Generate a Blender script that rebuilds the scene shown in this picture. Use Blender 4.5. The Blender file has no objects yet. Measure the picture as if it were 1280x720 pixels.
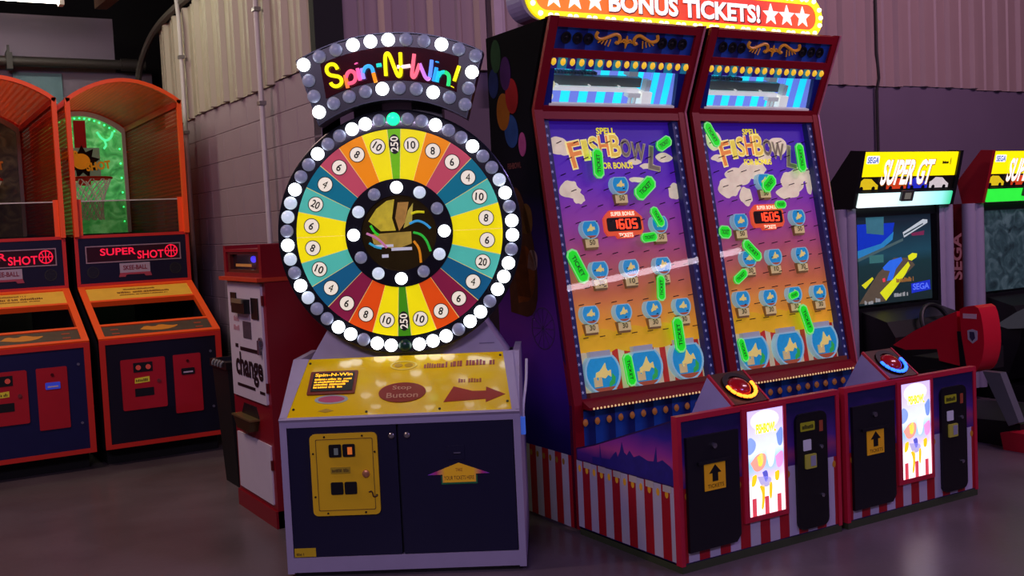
import bpy, math, random
from mathutils import Matrix, Vector
random.seed(7)
SC = bpy.context.scene
COL = SC.collection
PI = math.pi

# ------------------------------------------------------------------ camera
cam_d = bpy.data.cameras.new('camera')
cam = bpy.data.objects.new('camera', cam_d)
COL.objects.link(cam)
cam_d.sensor_width = 36.0
cam_d.lens = 1329.2 / 1280 * 36.0
cam_d.clip_start = 0.05
_f = Vector((0.513, 0.856, -0.059)).normalized()
_r = Vector((0.855, -0.516, -0.047))
_r = (_r - _f * _r.dot(_f)).normalized()
_u = _r.cross(_f)
cam.matrix_world = Matrix(((_r.x, _u.x, -_f.x, -2.826), (_r.y, _u.y, -_f.y, -3.433),
                           (_r.z, _u.z, -_f.z, 1.5), (0, 0, 0, 1)))
SC.camera = cam

# ------------------------------------------------------------------ world, lamps, exposure
world = bpy.data.worlds.new('world')
SC.world = world
world.use_nodes = True
bg = world.node_tree.nodes['Background']
bg.inputs[0].default_value = (0.30, 0.20, 0.42, 1)
bg.inputs[1].default_value = 0.11

def area(name, loc, aim, sx, sy, power, color):
    d = bpy.data.lights.new(name, 'AREA')
    d.shape = 'RECTANGLE'; d.size = sx; d.size_y = sy; d.energy = power; d.color = color
    o = bpy.data.objects.new(name, d); COL.objects.link(o)
    o.location = loc
    o.rotation_euler = (Vector(aim) - Vector(loc)).to_track_quat('-Z', 'Y').to_euler()
    return o
area('ceiling_lamp_behind', (-4.6, -3.6, 4.0), (-0.6, 1.5, 0.8), 2.4, 0.4, 105, (0.80, 0.62, 1.0))
area('ceiling_lamp_right', (4.2, -1.2, 4.3), (3.6, 2.5, 2.2), 2.4, 0.3, 85, (0.96, 0.58, 0.78))
area('ceiling_lamp_left', (-3.4, 1.8, 3.95), (-1.4, 4.4, 1.6), 1.2, 0.3, 58, (1.0, 0.68, 0.62))
area('wall_fill_lamp', (-1.9, 4.6, 4.0), (-0.5, 4.3, 2.8), 0.2, 1.2, 24, (0.95, 0.98, 0.66))  # unseen lamp added to brighten the ribbed metal of the left wall
area('floor_tint_lamp', (1.6, -4.2, 4.2), (1.8, -0.6, 0.0), 1.2, 0.2, 60, (0.45, 0.32, 1.0))  # unseen purple lamp added to tint the floor at the right
area('ceiling_lamp_far', (6.7, -6.55, 3.3), (4.0, -2.0, 0.5), 2.6, 0.09, 11, (1.0, 0.80, 0.92))

SC.view_settings.view_transform = 'Standard'
SC.view_settings.look = 'None'
SC.view_settings.gamma = 1.0
SC.view_settings.use_curve_mapping = False
SC.view_settings.exposure = 0.0
SC.cycles.use_denoising = True

# ------------------------------------------------------------------ materials
def lin(h):
    h = h.lstrip('#')
    out = []
    for i in (0, 2, 4):
        c = int(h[i:i + 2], 16) / 255
        out.append(c / 12.92 if c <= 0.04045 else ((c + 0.055) / 1.055) ** 2.4)
    return (*out, 1)
MATS = {}
def base_nodes(name):
    m = bpy.data.materials.new(name)
    m.use_nodes = True
    nt = m.node_tree
    return m, nt, nt.nodes['Principled BSDF']
def mat(h, rough=0.5, emit=0.0, metal=0.0, noise=0.10, scale=14.0, bump=0.0, spec=0.5, eh=None, coat=0.0):
    key = (h, rough, emit, metal, noise, scale, bump, spec, eh, coat)
    if key in MATS: return MATS[key]
    m, nt, b = base_nodes('paint_' + h.strip('#') + ('_lit' if emit else ''))
    N, L = nt.nodes, nt.links
    tc = N.new('ShaderNodeTexCoord'); nz = N.new('ShaderNodeTexNoise')
    nz.inputs['Scale'].default_value = scale; nz.inputs['Detail'].default_value = 4
    L.new(tc.outputs['Object'], nz.inputs['Vector'])
    mx = N.new('ShaderNodeMix'); mx.data_type = 'RGBA'
    c = lin(h)
    mx.inputs[6].default_value = tuple(v * (1 - noise) for v in c[:3]) + (1,)
    mx.inputs[7].default_value = tuple(min(1, v * (1 + noise)) for v in c[:3]) + (1,)
    L.new(nz.outputs['Fac'], mx.inputs[0])
    L.new(mx.outputs[2], b.inputs['Base Color'])
    b.inputs['Roughness'].default_value = rough
    b.inputs['Metallic'].default_value = metal
    b.inputs['Specular IOR Level'].default_value = spec
    b.inputs['Coat Weight'].default_value = coat
    if emit:
        if eh: b.inputs['Emission Color'].default_value = lin(eh)
        else: L.new(mx.outputs[2], b.inputs['Emission Color'])
        b.inputs['Emission Strength'].default_value = emit
    if bump:
        bp = N.new('ShaderNodeBump'); bp.inputs['Strength'].default_value = bump
        L.new(nz.outputs['Fac'], bp.inputs['Height']); L.new(bp.outputs[0], b.inputs['Normal'])
    MATS[key] = m
    return m
def ramp_mat(name, axis, lo, hi, stops, rough=0.45, emit=0.0, noise=0.0, nscale=3.0, spec=0.5):
    """printed gradient along one object axis"""
    if name in MATS: return MATS[name]
    m, nt, b = base_nodes(name)
    N, L = nt.nodes, nt.links
    tc = N.new('ShaderNodeTexCoord'); sp = N.new('ShaderNodeSeparateXYZ')
    L.new(tc.outputs['Object'], sp.inputs[0])
    mr = N.new('ShaderNodeMapRange'); mr.inputs[1].default_value = lo; mr.inputs[2].default_value = hi
    if noise:
        nz = N.new('ShaderNodeTexNoise'); nz.inputs['Scale'].default_value = nscale
        L.new(tc.outputs['Object'], nz.inputs['Vector'])
        ma = N.new('ShaderNodeMath'); ma.operation = 'MULTIPLY_ADD'
        ma.inputs[1].default_value = noise
        L.new(nz.outputs['Fac'], ma.inputs[0]); L.new(sp.outputs[axis], ma.inputs[2])
        L.new(ma.outputs[0], mr.inputs[0])
    else:
        L.new(sp.outputs[axis], mr.inputs[0])
    cr = N.new('ShaderNodeValToRGB')
    e = cr.color_ramp.elements
    e[0].position, e[0].color = stops[0][0], lin(stops[0][1])
    e[1].position, e[1].color = stops[-1][0], lin(stops[-1][1])
    for p, h in stops[1:-1]:
        q = e.new(p); q.color = lin(h)
    L.new(mr.outputs[0], cr.inputs[0])
    L.new(cr.outputs[0], b.inputs['Base Color'])
    b.inputs['Roughness'].default_value = rough
    b.inputs['Specular IOR Level'].default_value = spec
    if emit:
        L.new(cr.outputs[0], b.inputs['Emission Color']); b.inputs['Emission Strength'].default_value = emit
    MATS[name] = m
    return m
def stripe_mat(name, axis, period, c1, c2, off=0.0, duty=0.5, rough=0.5, emit=0.0, soft=0.02):
    """printed stripes across one object axis"""
    if name in MATS: return MATS[name]
    m, nt, b = base_nodes(name)
    N, L = nt.nodes, nt.links
    tc = N.new('ShaderNodeTexCoord'); sp = N.new('ShaderNodeSeparateXYZ')
    L.new(tc.outputs['Object'], sp.inputs[0])
    a = N.new('ShaderNodeMath'); a.operation = 'ADD'; a.inputs[1].default_value = off + 100 * period
    L.new(sp.outputs[axis], a.inputs[0])
    d = N.new('ShaderNodeMath'); d.operation = 'DIVIDE'; d.inputs[1].default_value = period
    L.new(a.outputs[0], d.inputs[0])
    fr = N.new('ShaderNodeMath'); fr.operation = 'FRACT'; L.new(d.outputs[0], fr.inputs[0])
    cr = N.new('ShaderNodeValToRGB'); e = cr.color_ramp.elements
    e[0].position, e[0].color = max(0, duty - soft), lin(c1)
    e[1].position, e[1].color = min(1, duty + soft), lin(c2)
    L.new(fr.outputs[0], cr.inputs[0])
    nz = N.new('ShaderNodeTexNoise'); nz.inputs['Scale'].default_value = 6
    L.new(tc.outputs['Object'], nz.inputs['Vector'])
    mx = N.new('ShaderNodeMix'); mx.data_type = 'RGBA'; mx.blend_type = 'MULTIPLY'
    mx.inputs[0].default_value = 0.25
    L.new(cr.outputs[0], mx.inputs[6]); L.new(nz.outputs['Color'], mx.inputs[7])
    L.new(mx.outputs[2], b.inputs['Base Color'])
    b.inputs['Roughness'].default_value = rough
    if emit:
        L.new(cr.outputs[0], b.inputs['Emission Color']); b.inputs['Emission Strength'].default_value = emit
    MATS[name] = m
    return m
def glass_mat(name, tint='#ffffff', refl=0.08, rough=0.02):
    if name in MATS: return MATS[name]
    m = bpy.data.materials.new(name); m.use_nodes = True
    nt = m.node_tree; N, L = nt.nodes, nt.links
    N.remove(N['Principled BSDF'])
    t = N.new('ShaderNodeBsdfTransparent'); t.inputs[0].default_value = lin(tint)
    g = N.new('ShaderNodeBsdfGlossy'); g.inputs['Roughness'].default_value = rough
    fz = N.new('ShaderNodeLayerWeight'); fz.inputs[0].default_value = 0.5
    pw = N.new('ShaderNodeMath'); pw.operation = 'POWER'; pw.inputs[1].default_value = 5.0
    L.new(fz.outputs['Facing'], pw.inputs[0])
    mx = N.new('ShaderNodeMixShader')
    ad = N.new('ShaderNodeMath'); ad.operation = 'MULTIPLY_ADD'; ad.inputs[1].default_value = 0.45; ad.inputs[2].default_value = refl
    L.new(pw.outputs[0], ad.inputs[0]); L.new(ad.outputs[0], mx.inputs[0])
    L.new(t.outputs[0], mx.inputs[1]); L.new(g.outputs[0], mx.inputs[2])
    L.new(mx.outputs[0], N['Material Output'].inputs[0])
    MATS[name] = m
    return m
def sheet_mat(name, h, opac, axis=1, period=0.03):
    """perforated / woven sheet that lets some light through"""
    if name in MATS: return MATS[name]
    m = bpy.data.materials.new(name); m.use_nodes = True
    nt = m.node_tree; N, L = nt.nodes, nt.links
    b = N['Principled BSDF']; b.inputs['Base Color'].default_value = lin(h); b.inputs['Roughness'].default_value = 0.4
    tc = N.new('ShaderNodeTexCoord'); sp = N.new('ShaderNodeSeparateXYZ'); L.new(tc.outputs['Object'], sp.inputs[0])
    d = N.new('ShaderNodeMath'); d.operation = 'MULTIPLY'; d.inputs[1].default_value = 2 * PI / period
    L.new(sp.outputs[axis], d.inputs[0])
    s = N.new('ShaderNodeMath'); s.operation = 'SINE'; L.new(d.outputs[0], s.inputs[0])
    mr = N.new('ShaderNodeMapRange'); mr.inputs[1].default_value = -1; mr.inputs[2].default_value = 1
    mr.inputs[3].default_value = max(0, opac - 0.15); mr.inputs[4].default_value = min(1, opac + 0.15)
    L.new(s.outputs[0], mr.inputs[0])
    t = N.new('ShaderNodeBsdfTransparent'); t.inputs[0].default_value = (1, 0.8, 0.7, 1)
    tr = N.new('ShaderNodeBsdfTranslucent'); tr.inputs[0].default_value = lin(h)
    m0 = N.new('ShaderNodeMixShader'); m0.inputs[0].default_value = 0.45
    L.new(b.outputs[0], m0.inputs[1]); L.new(tr.outputs[0], m0.inputs[2])
    mx = N.new('ShaderNodeMixShader'); L.new(mr.outputs[0], mx.inputs[0])
    L.new(t.outputs[0], mx.inputs[1]); L.new(m0.outputs[0], mx.inputs[2])
    L.new(mx.outputs[0], N['Material Output'].inputs[0])
    MATS[name] = m
    return m

# ------------------------------------------------------------------ mesh makers: every one returns (verts, faces)
def box(x0, x1, y0, y1, z0, z1):
    v = [(x, y, z) for x in (x0, x1) for y in (y0, y1) for z in (z0, z1)]
    return v, [(0, 1, 3, 2), (4, 6, 7, 5), (0, 4, 5, 1), (2, 3, 7, 6), (0, 2, 6, 4), (1, 5, 7, 3)]
def prism(poly, d0, d1):
    n = len(poly)
    v = [(x, y, d0) for x, y in poly] + [(x, y, d1) for x, y in poly]
    f = [tuple(reversed(range(n))), tuple(range(n, 2 * n))]
    f += [(i, (i + 1) % n, n + (i + 1) % n, n + i) for i in range(n)]
    return v, f
def profile(poly, u0, u1):
    """polygon in (depth, height), extruded across the width"""
    v, f = prism(poly, u0, u1)
    return [(z, x, y) for x, y, z in v], f
def join(*ms):
    V, F = [], []
    for v, f in ms:
        o = len(V); V += list(v); F += [tuple(i + o for i in q) for q in f]
    return V, F
def mv(m, M):
    return [tuple(M @ Vector(p)) for p in m[0]], m[1]
def sh(m, x=0, y=0, z=0, rot=0, sc=1):
    return mv(m, Matrix.Translation((x, y, z)) @ Matrix.Rotation(rot, 4, 'Z') @ Matrix.Scale(sc, 4))
def ell(cx, cy, rx, ry, n=24, rot=0):
    c, s = math.cos(rot), math.sin(rot)
    out = []
    for i in range(n):
        a = 2 * PI * i / n
        x, y = rx * math.cos(a), ry * math.sin(a)
        out.append((cx + x * c - y * s, cy + x * s + y * c))
    return out
def rrect(x0, x1, y0, y1, r, n=4):
    out = []
    for cx, cy, a0 in ((x1 - r, y1 - r, 0), (x0 + r, y1 - r, PI / 2), (x0 + r, y0 + r, PI), (x1 - r, y0 + r, 1.5 * PI)):
        for i in range(n + 1):
            a = a0 + PI / 2 * i / n
            out.append((cx + r * math.cos(a), cy + r * math.sin(a)))
    return out
def loopframe(outer, inner, d0, d1):
    n = len(outer)
    v = [(x, y, d0) for x, y in outer] + [(x, y, d1) for x, y in outer] + [(x, y, d1) for x, y in inner] + [(x, y, d0) for x, y in inner]
    f = []
    for i in range(n):
        j = (i + 1) % n
        for k in range(4):
            a, b = k * n, ((k + 1) % 4) * n
            f.append((a + i, a + j, b + j, b + i))
    return v, f
def cyl(r, z0, z1, n=24, r2=None, cx=0, cy=0):
    r2 = r if r2 is None else r2
    v = [(cx + r * math.cos(2 * PI * i / n), cy + r * math.sin(2 * PI * i / n), z0) for i in range(n)]
    v += [(cx + r2 * math.cos(2 * PI * i / n), cy + r2 * math.sin(2 * PI * i / n), z1) for i in range(n)]
    f = [tuple(reversed(range(n))), tuple(range(n, 2 * n))] + [(i, (i + 1) % n, n + (i + 1) % n, n + i) for i in range(n)]
    return v, f
def sector(r0, r1, a0, a1, z0, z1, n=8):
    """ring sector, angle measured clockwise from straight up"""
    P = [(r1 * math.sin(a0 + (a1 - a0) * i / n), r1 * math.cos(a0 + (a1 - a0) * i / n)) for i in range(n + 1)]
    P += [(r0 * math.sin(a1 - (a1 - a0) * i / n), r0 * math.cos(a1 - (a1 - a0) * i / n)) for i in range(n + 1)]
    P.reverse()
    return prism(P, z0, z1)
def ring(r0, r1, z0, z1, n=64):
    return loopframe(ell(0, 0, r1, r1, n), ell(0, 0, r0, r0, n), z0, z1)
def lathe(pr, n=20, cx=0, cy=0):
    v, f = [], []
    for r, z in pr:
        v += [(cx + r * math.cos(2 * PI * i / n), cy + r * math.sin(2 * PI * i / n), z) for i in range(n)]
    for k in range(len(pr) - 1):
        for i in range(n):
            j = (i + 1) % n
            f.append((k * n + i, k * n + j, (k + 1) * n + j, (k + 1) * n + i))
    f.append(tuple(reversed(range(n)))); f.append(tuple(range((len(pr) - 1) * n, len(pr) * n)))
    return v, f
def dome(r, h, n=16, m=5, z=0):
    return lathe([(max(r * math.cos(PI / 2 * i / m), r * 0.02), z + h * math.sin(PI / 2 * i / m)) for i in range(m + 1)], n)
def ball(r, n=20, m=12):
    return lathe([(max(r * math.sin(PI * i / m), r * 0.01), -r * math.cos(PI * i / m)) for i in range(m + 1)], n)
def tube(pts, r, n=8, closed=False):
    P = [Vector(p) for p in pts]
    v, f = [], []
    k = len(P)
    up = None
    for i, p in enumerate(P):
        a = P[(i - 1) % k] if (i > 0 or closed) else p
        b = P[(i + 1) % k] if (i < k - 1 or closed) else p
        t = (b - a).normalized()
        if up is None:
            up = Vector((0, 0, 1)) if abs(t.z) < 0.9 else Vector((1, 0, 0))
        s = t.cross(up).normalized(); up = s.cross(t).normalized()
        for j in range(n):
            w = 2 * PI * j / n
            v.append(tuple(p + r * (math.cos(w) * s + math.sin(w) * up)))
    for i in range(k if closed else k - 1):
        for j in range(n):
            a, b = i * n, ((i + 1) % k) * n
            f.append((a + j, a + (j + 1) % n, b + (j + 1) % n, b + j))
    if not closed:
        f.append(tuple(reversed(range(n)))); f.append(tuple(range((k - 1) * n, k * n)))
    return v, f
def smoothpts(pts, it=2):
    for _ in range(it):
        q = [pts[0]]
        for a, b in zip(pts, pts[1:]):
            q.append(tuple(0.75 * x + 0.25 * y for x, y in zip(a, b)))
            q.append(tuple(0.25 * x + 0.75 * y for x, y in zip(a, b)))
        q.append(pts[-1]); pts = q
    return pts
TXT = {}
def text(s, w=None, h=None, depth=0.002, bold=0.0, shear=0.0):
    """lettering centred on the origin of its plane, fitted to width and / or height"""
    k = (s, bold, shear)
    if k not in TXT:
        c = bpy.data.curves.new('lettering', 'FONT')
        c.body = s; c.size = 1.0; c.offset = bold; c.shear = shear; c.resolution_u = 3
        c.fill_mode = 'FRONT'
        o = bpy.data.objects.new('lettering_source', c); COL.objects.link(o)
        dg = bpy.context.evaluated_depsgraph_get(); dg.update()
        me = bpy.data.meshes.new_from_object(o.evaluated_get(dg))
        V = [(p.co.x, p.co.y) for p in me.vertices]; F = [tuple(q.vertices) for q in me.polygons]
        bpy.data.objects.remove(o); bpy.data.curves.remove(c); bpy.data.meshes.remove(me)
        x0, x1 = min(p[0] for p in V), max(p[0] for p in V); y0, y1 = min(p[1] for p in V), max(p[1] for p in V)
        TXT[k] = ([((x - (x0 + x1) / 2) / (x1 - x0), (y - (y0 + y1) / 2) / (y1 - y0)) for x, y in V], F, (x1 - x0) / (y1 - y0))
    V, F, asp = TXT[k]
    if w is None: w = h * asp
    if h is None: h = w / asp
    n = len(V)
    return [(x * w, y * h, depth) for x, y in V] , F
def star(cx, cy, r, d0, d1, n=5, k=0.42):
    P = []
    for i in range(2 * n):
        a = PI / 2 + PI * i / n
        q = r if i % 2 == 0 else r * k
        P.append((cx + q * math.cos(a), cy + q * math.sin(a)))
    return prism(P, d0, d1)
def scribble(x0, x1, y, h, seed, d=0.002):
    """small print too blurred to read: uneven dark strokes"""
    r = random.Random(seed); out = []; x = x0
    while x < x1:
        w = h * r.uniform(0.25, 0.55)
        if r.random() > 0.12:
            hh = h * r.uniform(0.6, 1.0)
            out.append(box(x, min(x + w * 0.7, x1), y, y + hh, 0, d))
        x += w
    return join(*out)

# ------------------------------------------------------------------ objects
LM = {}
ROOT = {}
def mesh_data(name, m, material, smooth=None):
    me = bpy.data.meshes.new(name)
    me.from_pydata([tuple(p) for p in m[0]], [], [tuple(q) for q in m[1]])
    me.update()
    if material: me.materials.append(material)
    if smooth is not None:
        me.shade_smooth(); me.set_sharp_from_angle(angle=smooth)
    return me
def thing(name, label, cat, loc=(0, 0, 0), rz=0.0, group=None, kind=None):
    o = bpy.data.objects.new(name, None); COL.objects.link(o)
    o.empty_display_size = 0.1
    o.location = loc; o.rotation_euler = (0, 0, rz)
    o['label'] = label; o['category'] = cat
    if group: o['group'] = group
    LM[o] = Matrix.Identity(4)
    return o
def add(name, m, material, parent=None, M=None, smooth=None, label=None, kind=None):
    me = m if isinstance(m, bpy.types.Mesh) else mesh_data(name, m, material, smooth)
    o = bpy.data.objects.new(name, me); COL.objects.link(o)
    M = M or Matrix.Identity(4)
    LM[o] = M
    if parent:
        o.parent = parent
        o.matrix_basis = LM[parent].inverted() @ M
    else:
        o.matrix_basis = M
    if label: o['label'] = label
    if kind: o['kind'] = kind
    return o
def each(name, ms, material, parent=None, M=None, smooth=None, label=None, kind=None):
    """like pieces, each one an object of its own"""
    return [add(name, m, material, parent, M, smooth, label, kind) for m in ms]
def tag(o, label, cat, group=None):
    o['label'] = label; o['category'] = cat
    if group: o['group'] = group
    return o
def PM(o, x, y):
    x = Vector(x).normalized(); y = Vector(y).normalized(); z = x.cross(y)
    return Matrix(((x.x, y.x, z.x, o[0]), (x.y, y.y, z.y, o[1]), (x.z, y.z, z.z, o[2]), (0, 0, 0, 1)))
def FM(v):  # a plane facing the front of a machine
    return PM((0, v, 0), (1, 0, 0), (0, 0, 1))
def TR(M, x, y, z=0, rot=0):
    return M @ Matrix.Translation((x, y, z)) @ Matrix.Rotation(rot, 4, 'Z')
SM30 = math.radians(35)

# =================================================================== THE SETTING
M_floor = None
def floor_material():
    m, nt, b = base_nodes('polished_concrete')
    N, L = nt.nodes, nt.links
    tc = N.new('ShaderNodeTexCoord')
    n1 = N.new('ShaderNodeTexNoise'); n1.inputs['Scale'].default_value = 1.3; n1.inputs['Detail'].default_value = 8
    n2 = N.new('ShaderNodeTexNoise'); n2.inputs['Scale'].default_value = 40; n2.inputs['Detail'].default_value = 5
    for n in (n1, n2): L.new(tc.outputs['Object'], n.inputs['Vector'])
    cr = N.new('ShaderNodeValToRGB'); e = cr.color_ramp.elements
    e[0].position, e[0].color = 0.3, lin('#544a4c'); e[1].position, e[1].color = 0.72, lin('#71656a')
    mx = N.new('ShaderNodeMath'); mx.operation = 'MULTIPLY_ADD'; mx.inputs[1].default_value = 0.25
    L.new(n2.outputs['Fac'], mx.inputs[0]); L.new(n1.outputs['Fac'], mx.inputs[2])
    sb = N.new('ShaderNodeMath'); sb.operation = 'SUBTRACT'; sb.inputs[1].default_value = 0.12
    L.new(mx.outputs[0], sb.inputs[0]); L.new(sb.outputs[0], cr.inputs[0])
    L.new(cr.outputs[0], b.inputs['Base Color'])
    rr = N.new('ShaderNodeMapRange'); rr.inputs[3].default_value = 0.20; rr.inputs[4].default_value = 0.42
    L.new(n1.outputs['Fac'], rr.inputs[0]); L.new(rr.outputs[0], b.inputs['Roughness'])
    bp = N.new('ShaderNodeBump'); bp.inputs['Strength'].default_value = 0.06
    L.new(n2.outputs['Fac'], bp.inputs['Height']); L.new(bp.outputs[0], b.inputs['Normal'])
    return m
def struct(name, m, material, smooth=None):
    return add(name, m, material, None, None, smooth, kind='structure')
struct('floor', box(-9, 10, -9, 11, -0.1, 0), floor_material())
struct('ceiling', box(-9, 10, -9, 11, 4.6, 4.7), mat('#0b0a0c', 0.9))

M_block = mat('#8a7784', 0.75, noise=0.10, scale=5, bump=0.12)
M_mortar = mat('#7e6d79', 0.9, noise=0.1)
M_rblock = mat('#68586c', 0.75, noise=0.08, scale=3, bump=0.1)
M_sheetL = mat('#9c9284', 0.5, noise=0.08, scale=2.5)
M_sheetR = mat('#9b8380', 0.5, noise=0.08, scale=2.5)
LU, RV, ZB = -0.51, 2.52, 2.5        # left wall plane, right wall plane, top of the painted block

# left wall: one block after another, ribbed metal sheet above
wl = struct('wall_left', box(LU + 0.004, LU + 0.12, RV, 7.2, 0, ZB), M_mortar)
blk = {}
def block(parent, y0, y1, z0, z1):
    k = (round(y1 - y0, 3), round(z1 - z0, 3))
    if k not in blk:
        w, h = k
        blk[k] = mesh_data('block', loopframe_block(w, h), M_block)
    add('block', blk[k], None, parent, Matrix.Translation((LU + 0.004, y0, z0)))
def loopframe_block(w, h):
    e = 0.004
    v = [(0, 0, 0), (0, w, 0), (0, w, h), (0, 0, h), (-0.004, e, e), (-0.004, w - e, e), (-0.004, w - e, h - e), (-0.004, e, h - e)]
    return v, [(4, 5, 6, 7), (0, 1, 5, 4), (1, 2, 6, 5), (2, 3, 7, 6), (3, 0, 4, 7), (3, 2, 1, 0)]
course = 0.208
for r in range(12):
    z = r * course
    y = RV
    first = 0.4 if r % 2 == 0 else 0.2
    while y < 7.15:
        w = first if y == RV else 0.4
        w = min(w, 7.19 - y)
        block(wl, y + 0.001, y + w - 0.001, z + 0.001, min(z + course - 0.001, ZB))
        y += w
def ribbed(width, z0, z1, base_w=0.33, out=0.035):
    """ribbed steel sheet in the local x-z plane, ribs towards -y"""
    P = []
    x = 0.0
    while x < width - 0.01:
        for dx, dy in ((0, 0), (0.10, 0), (0.115, -out * 0.35), (0.135, -out * 0.35), (0.15, 0), (0.235, 0), (0.26, -out), (0.305, -out)):
            if x + dx <= width: P.append((x + dx, dy))
        x += base_w
    P.append((width, 0))
    n = len(P)
    v = [(x, y, z0) for x, y in P] + [(x, y, z1) for x, y in P] + [(x, 0.012, z0) for x, y in P] + [(x, 0.012, z1) for x, y in P]
    f = []
    for i in range(n - 1):
        f.append((i, i + 1, n + i + 1, n + i)); f.append((2 * n + i, 3 * n + i, 3 * n + i + 1, 2 * n + i + 1))
        f.append((i, 2 * n + i, 2 * n + i + 1, i + 1)); f.append((n + i, n + i + 1, 3 * n + i + 1, 3 * n + i))
    f += [(0, n, 3 * n, 2 * n), (n - 1, 3 * n - 1, 4 * n - 1, 2 * n - 1)]
    return v, f
for k in range(4):     # left wall sheets run along +y and face -x
    y1 = 6.25 - k * 0.99
    w = min(0.985, y1 - (RV - 0.0))
    if w > 0.1:
        M = PM((LU - 0.01, y1, 0), (0, -1, 0), (1, 0, 0))
        M = Matrix(((0, 1, 0, LU - 0.01), (-1, 0, 0, y1), (0, 0, 1, 0), (0, 0, 0, 1)))
        add('metal_sheet', ribbed(w, ZB - 0.02 + (k % 2) * 0.015, 3.36), M_sheetL, wl, M)
wr = struct('wall_right', box(LU, 9.0, RV, RV + 0.12, 0, ZB), M_rblock)
for k in range(10):
    x0 = -0.35 + k * 0.99
    add('metal_sheet', ribbed(min(0.985, 9 - x0), ZB + (k % 2) * 0.012 - 0.01, 4.55), M_sheetR, wr, Matrix.Translation((x0, RV - 0.012, 0)))
struct('trim_1', box(LU - 0.03, LU + 0.15, RV - 0.055, RV + 0.02, 2.4, 4.55), mat('#0a090b', 0.8))
struct('trim_2', join(box(0.655, 0.715, RV - 0.085, RV - 0.05, 2.3, 4.55), box(0.725, 0.74, RV - 0.07, RV - 0.05, 2.3, 4.55)), mat('#b9a5ab', 0.5))
# wall behind the basketball games
wb = struct('wall_back', join(box(-8, -0.72, 7.2, 7.32, 0, 3.62), box(-0.72, -0.39, 7.2, 7.32, 0, 3.12)), mat('#6b5f70', 0.8, noise=0.12, scale=2, bump=0.1))
struct('wall_dark_void', box(-8, 9, 9.5, 9.6, 0, 4.6), mat('#08080a', 0.9))  # near-black sheet stands in for the dark void beyond
tag(add('wall_board', join(box(-1.62, -1.205, 7.17, 7.195, 2.4, 3.09)), mat('#54717c', 0.7)), 'blue-grey board on the wall behind the basketball games', 'board')
t = thing('sprinkler_pipe', 'dark brown pipe running along the wall above the basketball games', 'pipe', (-3, 7.05, 3.17))
add('pipe', tube([(0, 0, 0), (2.52, 0, 0)], 0.045, 12), mat('#2a2422', 0.6), t, smooth=SM30)
add('hanger_clamp', join(box(1.32, 1.37, -0.055, 0.055, -0.075, 0.07), box(1.335, 1.355, -0.01, 0.01, 0.07, 0.14)), mat('#17120f', 0.6), t)
add('wall_bracket', box(1.335, 1.355, 0.03, 0.149, 0.08, 0.10), mat('#17120f', 0.6), t)
add('coupling', tube([(2.3, 0, 0), (2.45, 0, 0)], 0.058, 12), mat('#231d1b', 0.6), t, smooth=SM30)
# conduits and cables
def conduit(name, label, y):
    t = thing(name, label, 'conduit', (LU - 0.085, y, 0))
    top = [(0, 0, 0.0), (0, 0, 3.25), (0, 0.02, 3.36), (0.0, 0.06, 3.5), (0, 0.2, 3.75)]
    add('pipe', tube(top, 0.017, 10), mat('#b7b0b4', 0.4), t, smooth=SM30)
    for z in (0.9, 2.35, 2.95):
        add('strap', box(-0.022, 0.022, -0.03, 0.03, z, z + 0.025), mat('#8f898c', 0.4, metal=0.6), t)
conduit('conduit', 'white vertical conduit on the block wall beside the basketball game', 5.26)
conduit('conduit', 'grey vertical conduit on the block wall above the change machine', 3.33)
cab = tube(smoothpts([(LU - 0.06, 7.1, 2.7), (LU - 0.06, 6.95, 3.08), (LU - 0.06, 6.6, 3.25), (LU - 0.05, 6.2, 3.36), (LU - 0.05, 5.6, 3.40), (LU - 0.05, 4.2, 3.40)]), 0.03, 8)
tag(add('ceiling_cable', cab, mat('#4a443f', 0.6), smooth=SM30), 'grey cable bundle along the top edge of the ribbed metal wall', 'cable')
cab = tube([(4.25, RV - 0.06, 4.5), (4.245, RV - 0.06, 2.75), (4.275, RV - 0.05, 2.55), (4.27, RV - 0.03, 2.45), (4.26, RV - 0.03, 0.3)], 0.012, 8)
tag(add('wall_cable', cab, mat('#140c10', 0.6), smooth=SM30), 'thin black cable down the wall behind the yellow racing marquee', 'cable')
# fluorescent fixture at top left
t = thing('fluorescent_light', 'glowing fluorescent tube fixture hanging above the basketball games', 'light', (-2.75, 6.2, 3.56))
add('housing', join(box(0, 1.45, -0.07, 0.07, 0.035, 0.10), box(1.41, 1.45, -0.05, 0.05, -0.05, 0.035), box(0, 0.04, -0.05, 0.05, -0.05, 0.035)), mat('#d8d6cc', 0.5), t)
for y in (-0.035, 0.035):
    add('tube', tube([(0.04, y, -0.01), (1.41, y, -0.01)], 0.019, 12), mat('#fffbe8', 0.4, emit=26, noise=0), t, smooth=SM30)
for x in (0.3, 1.15):
    add('hanger', box(x, x + 0.01, -0.005, 0.005, 0.10, 1.04), mat('#3a3835', 0.5, metal=0.8), t)
tag(add('beam_end', profile([(5.9, 3.53), (6.5, 3.56), (6.5, 4.6), (5.9, 4.6)], -1.0, -0.90), mat('#4b3325', 0.8)), 'brown timber beam end under the dark ceiling', 'beam')

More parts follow.
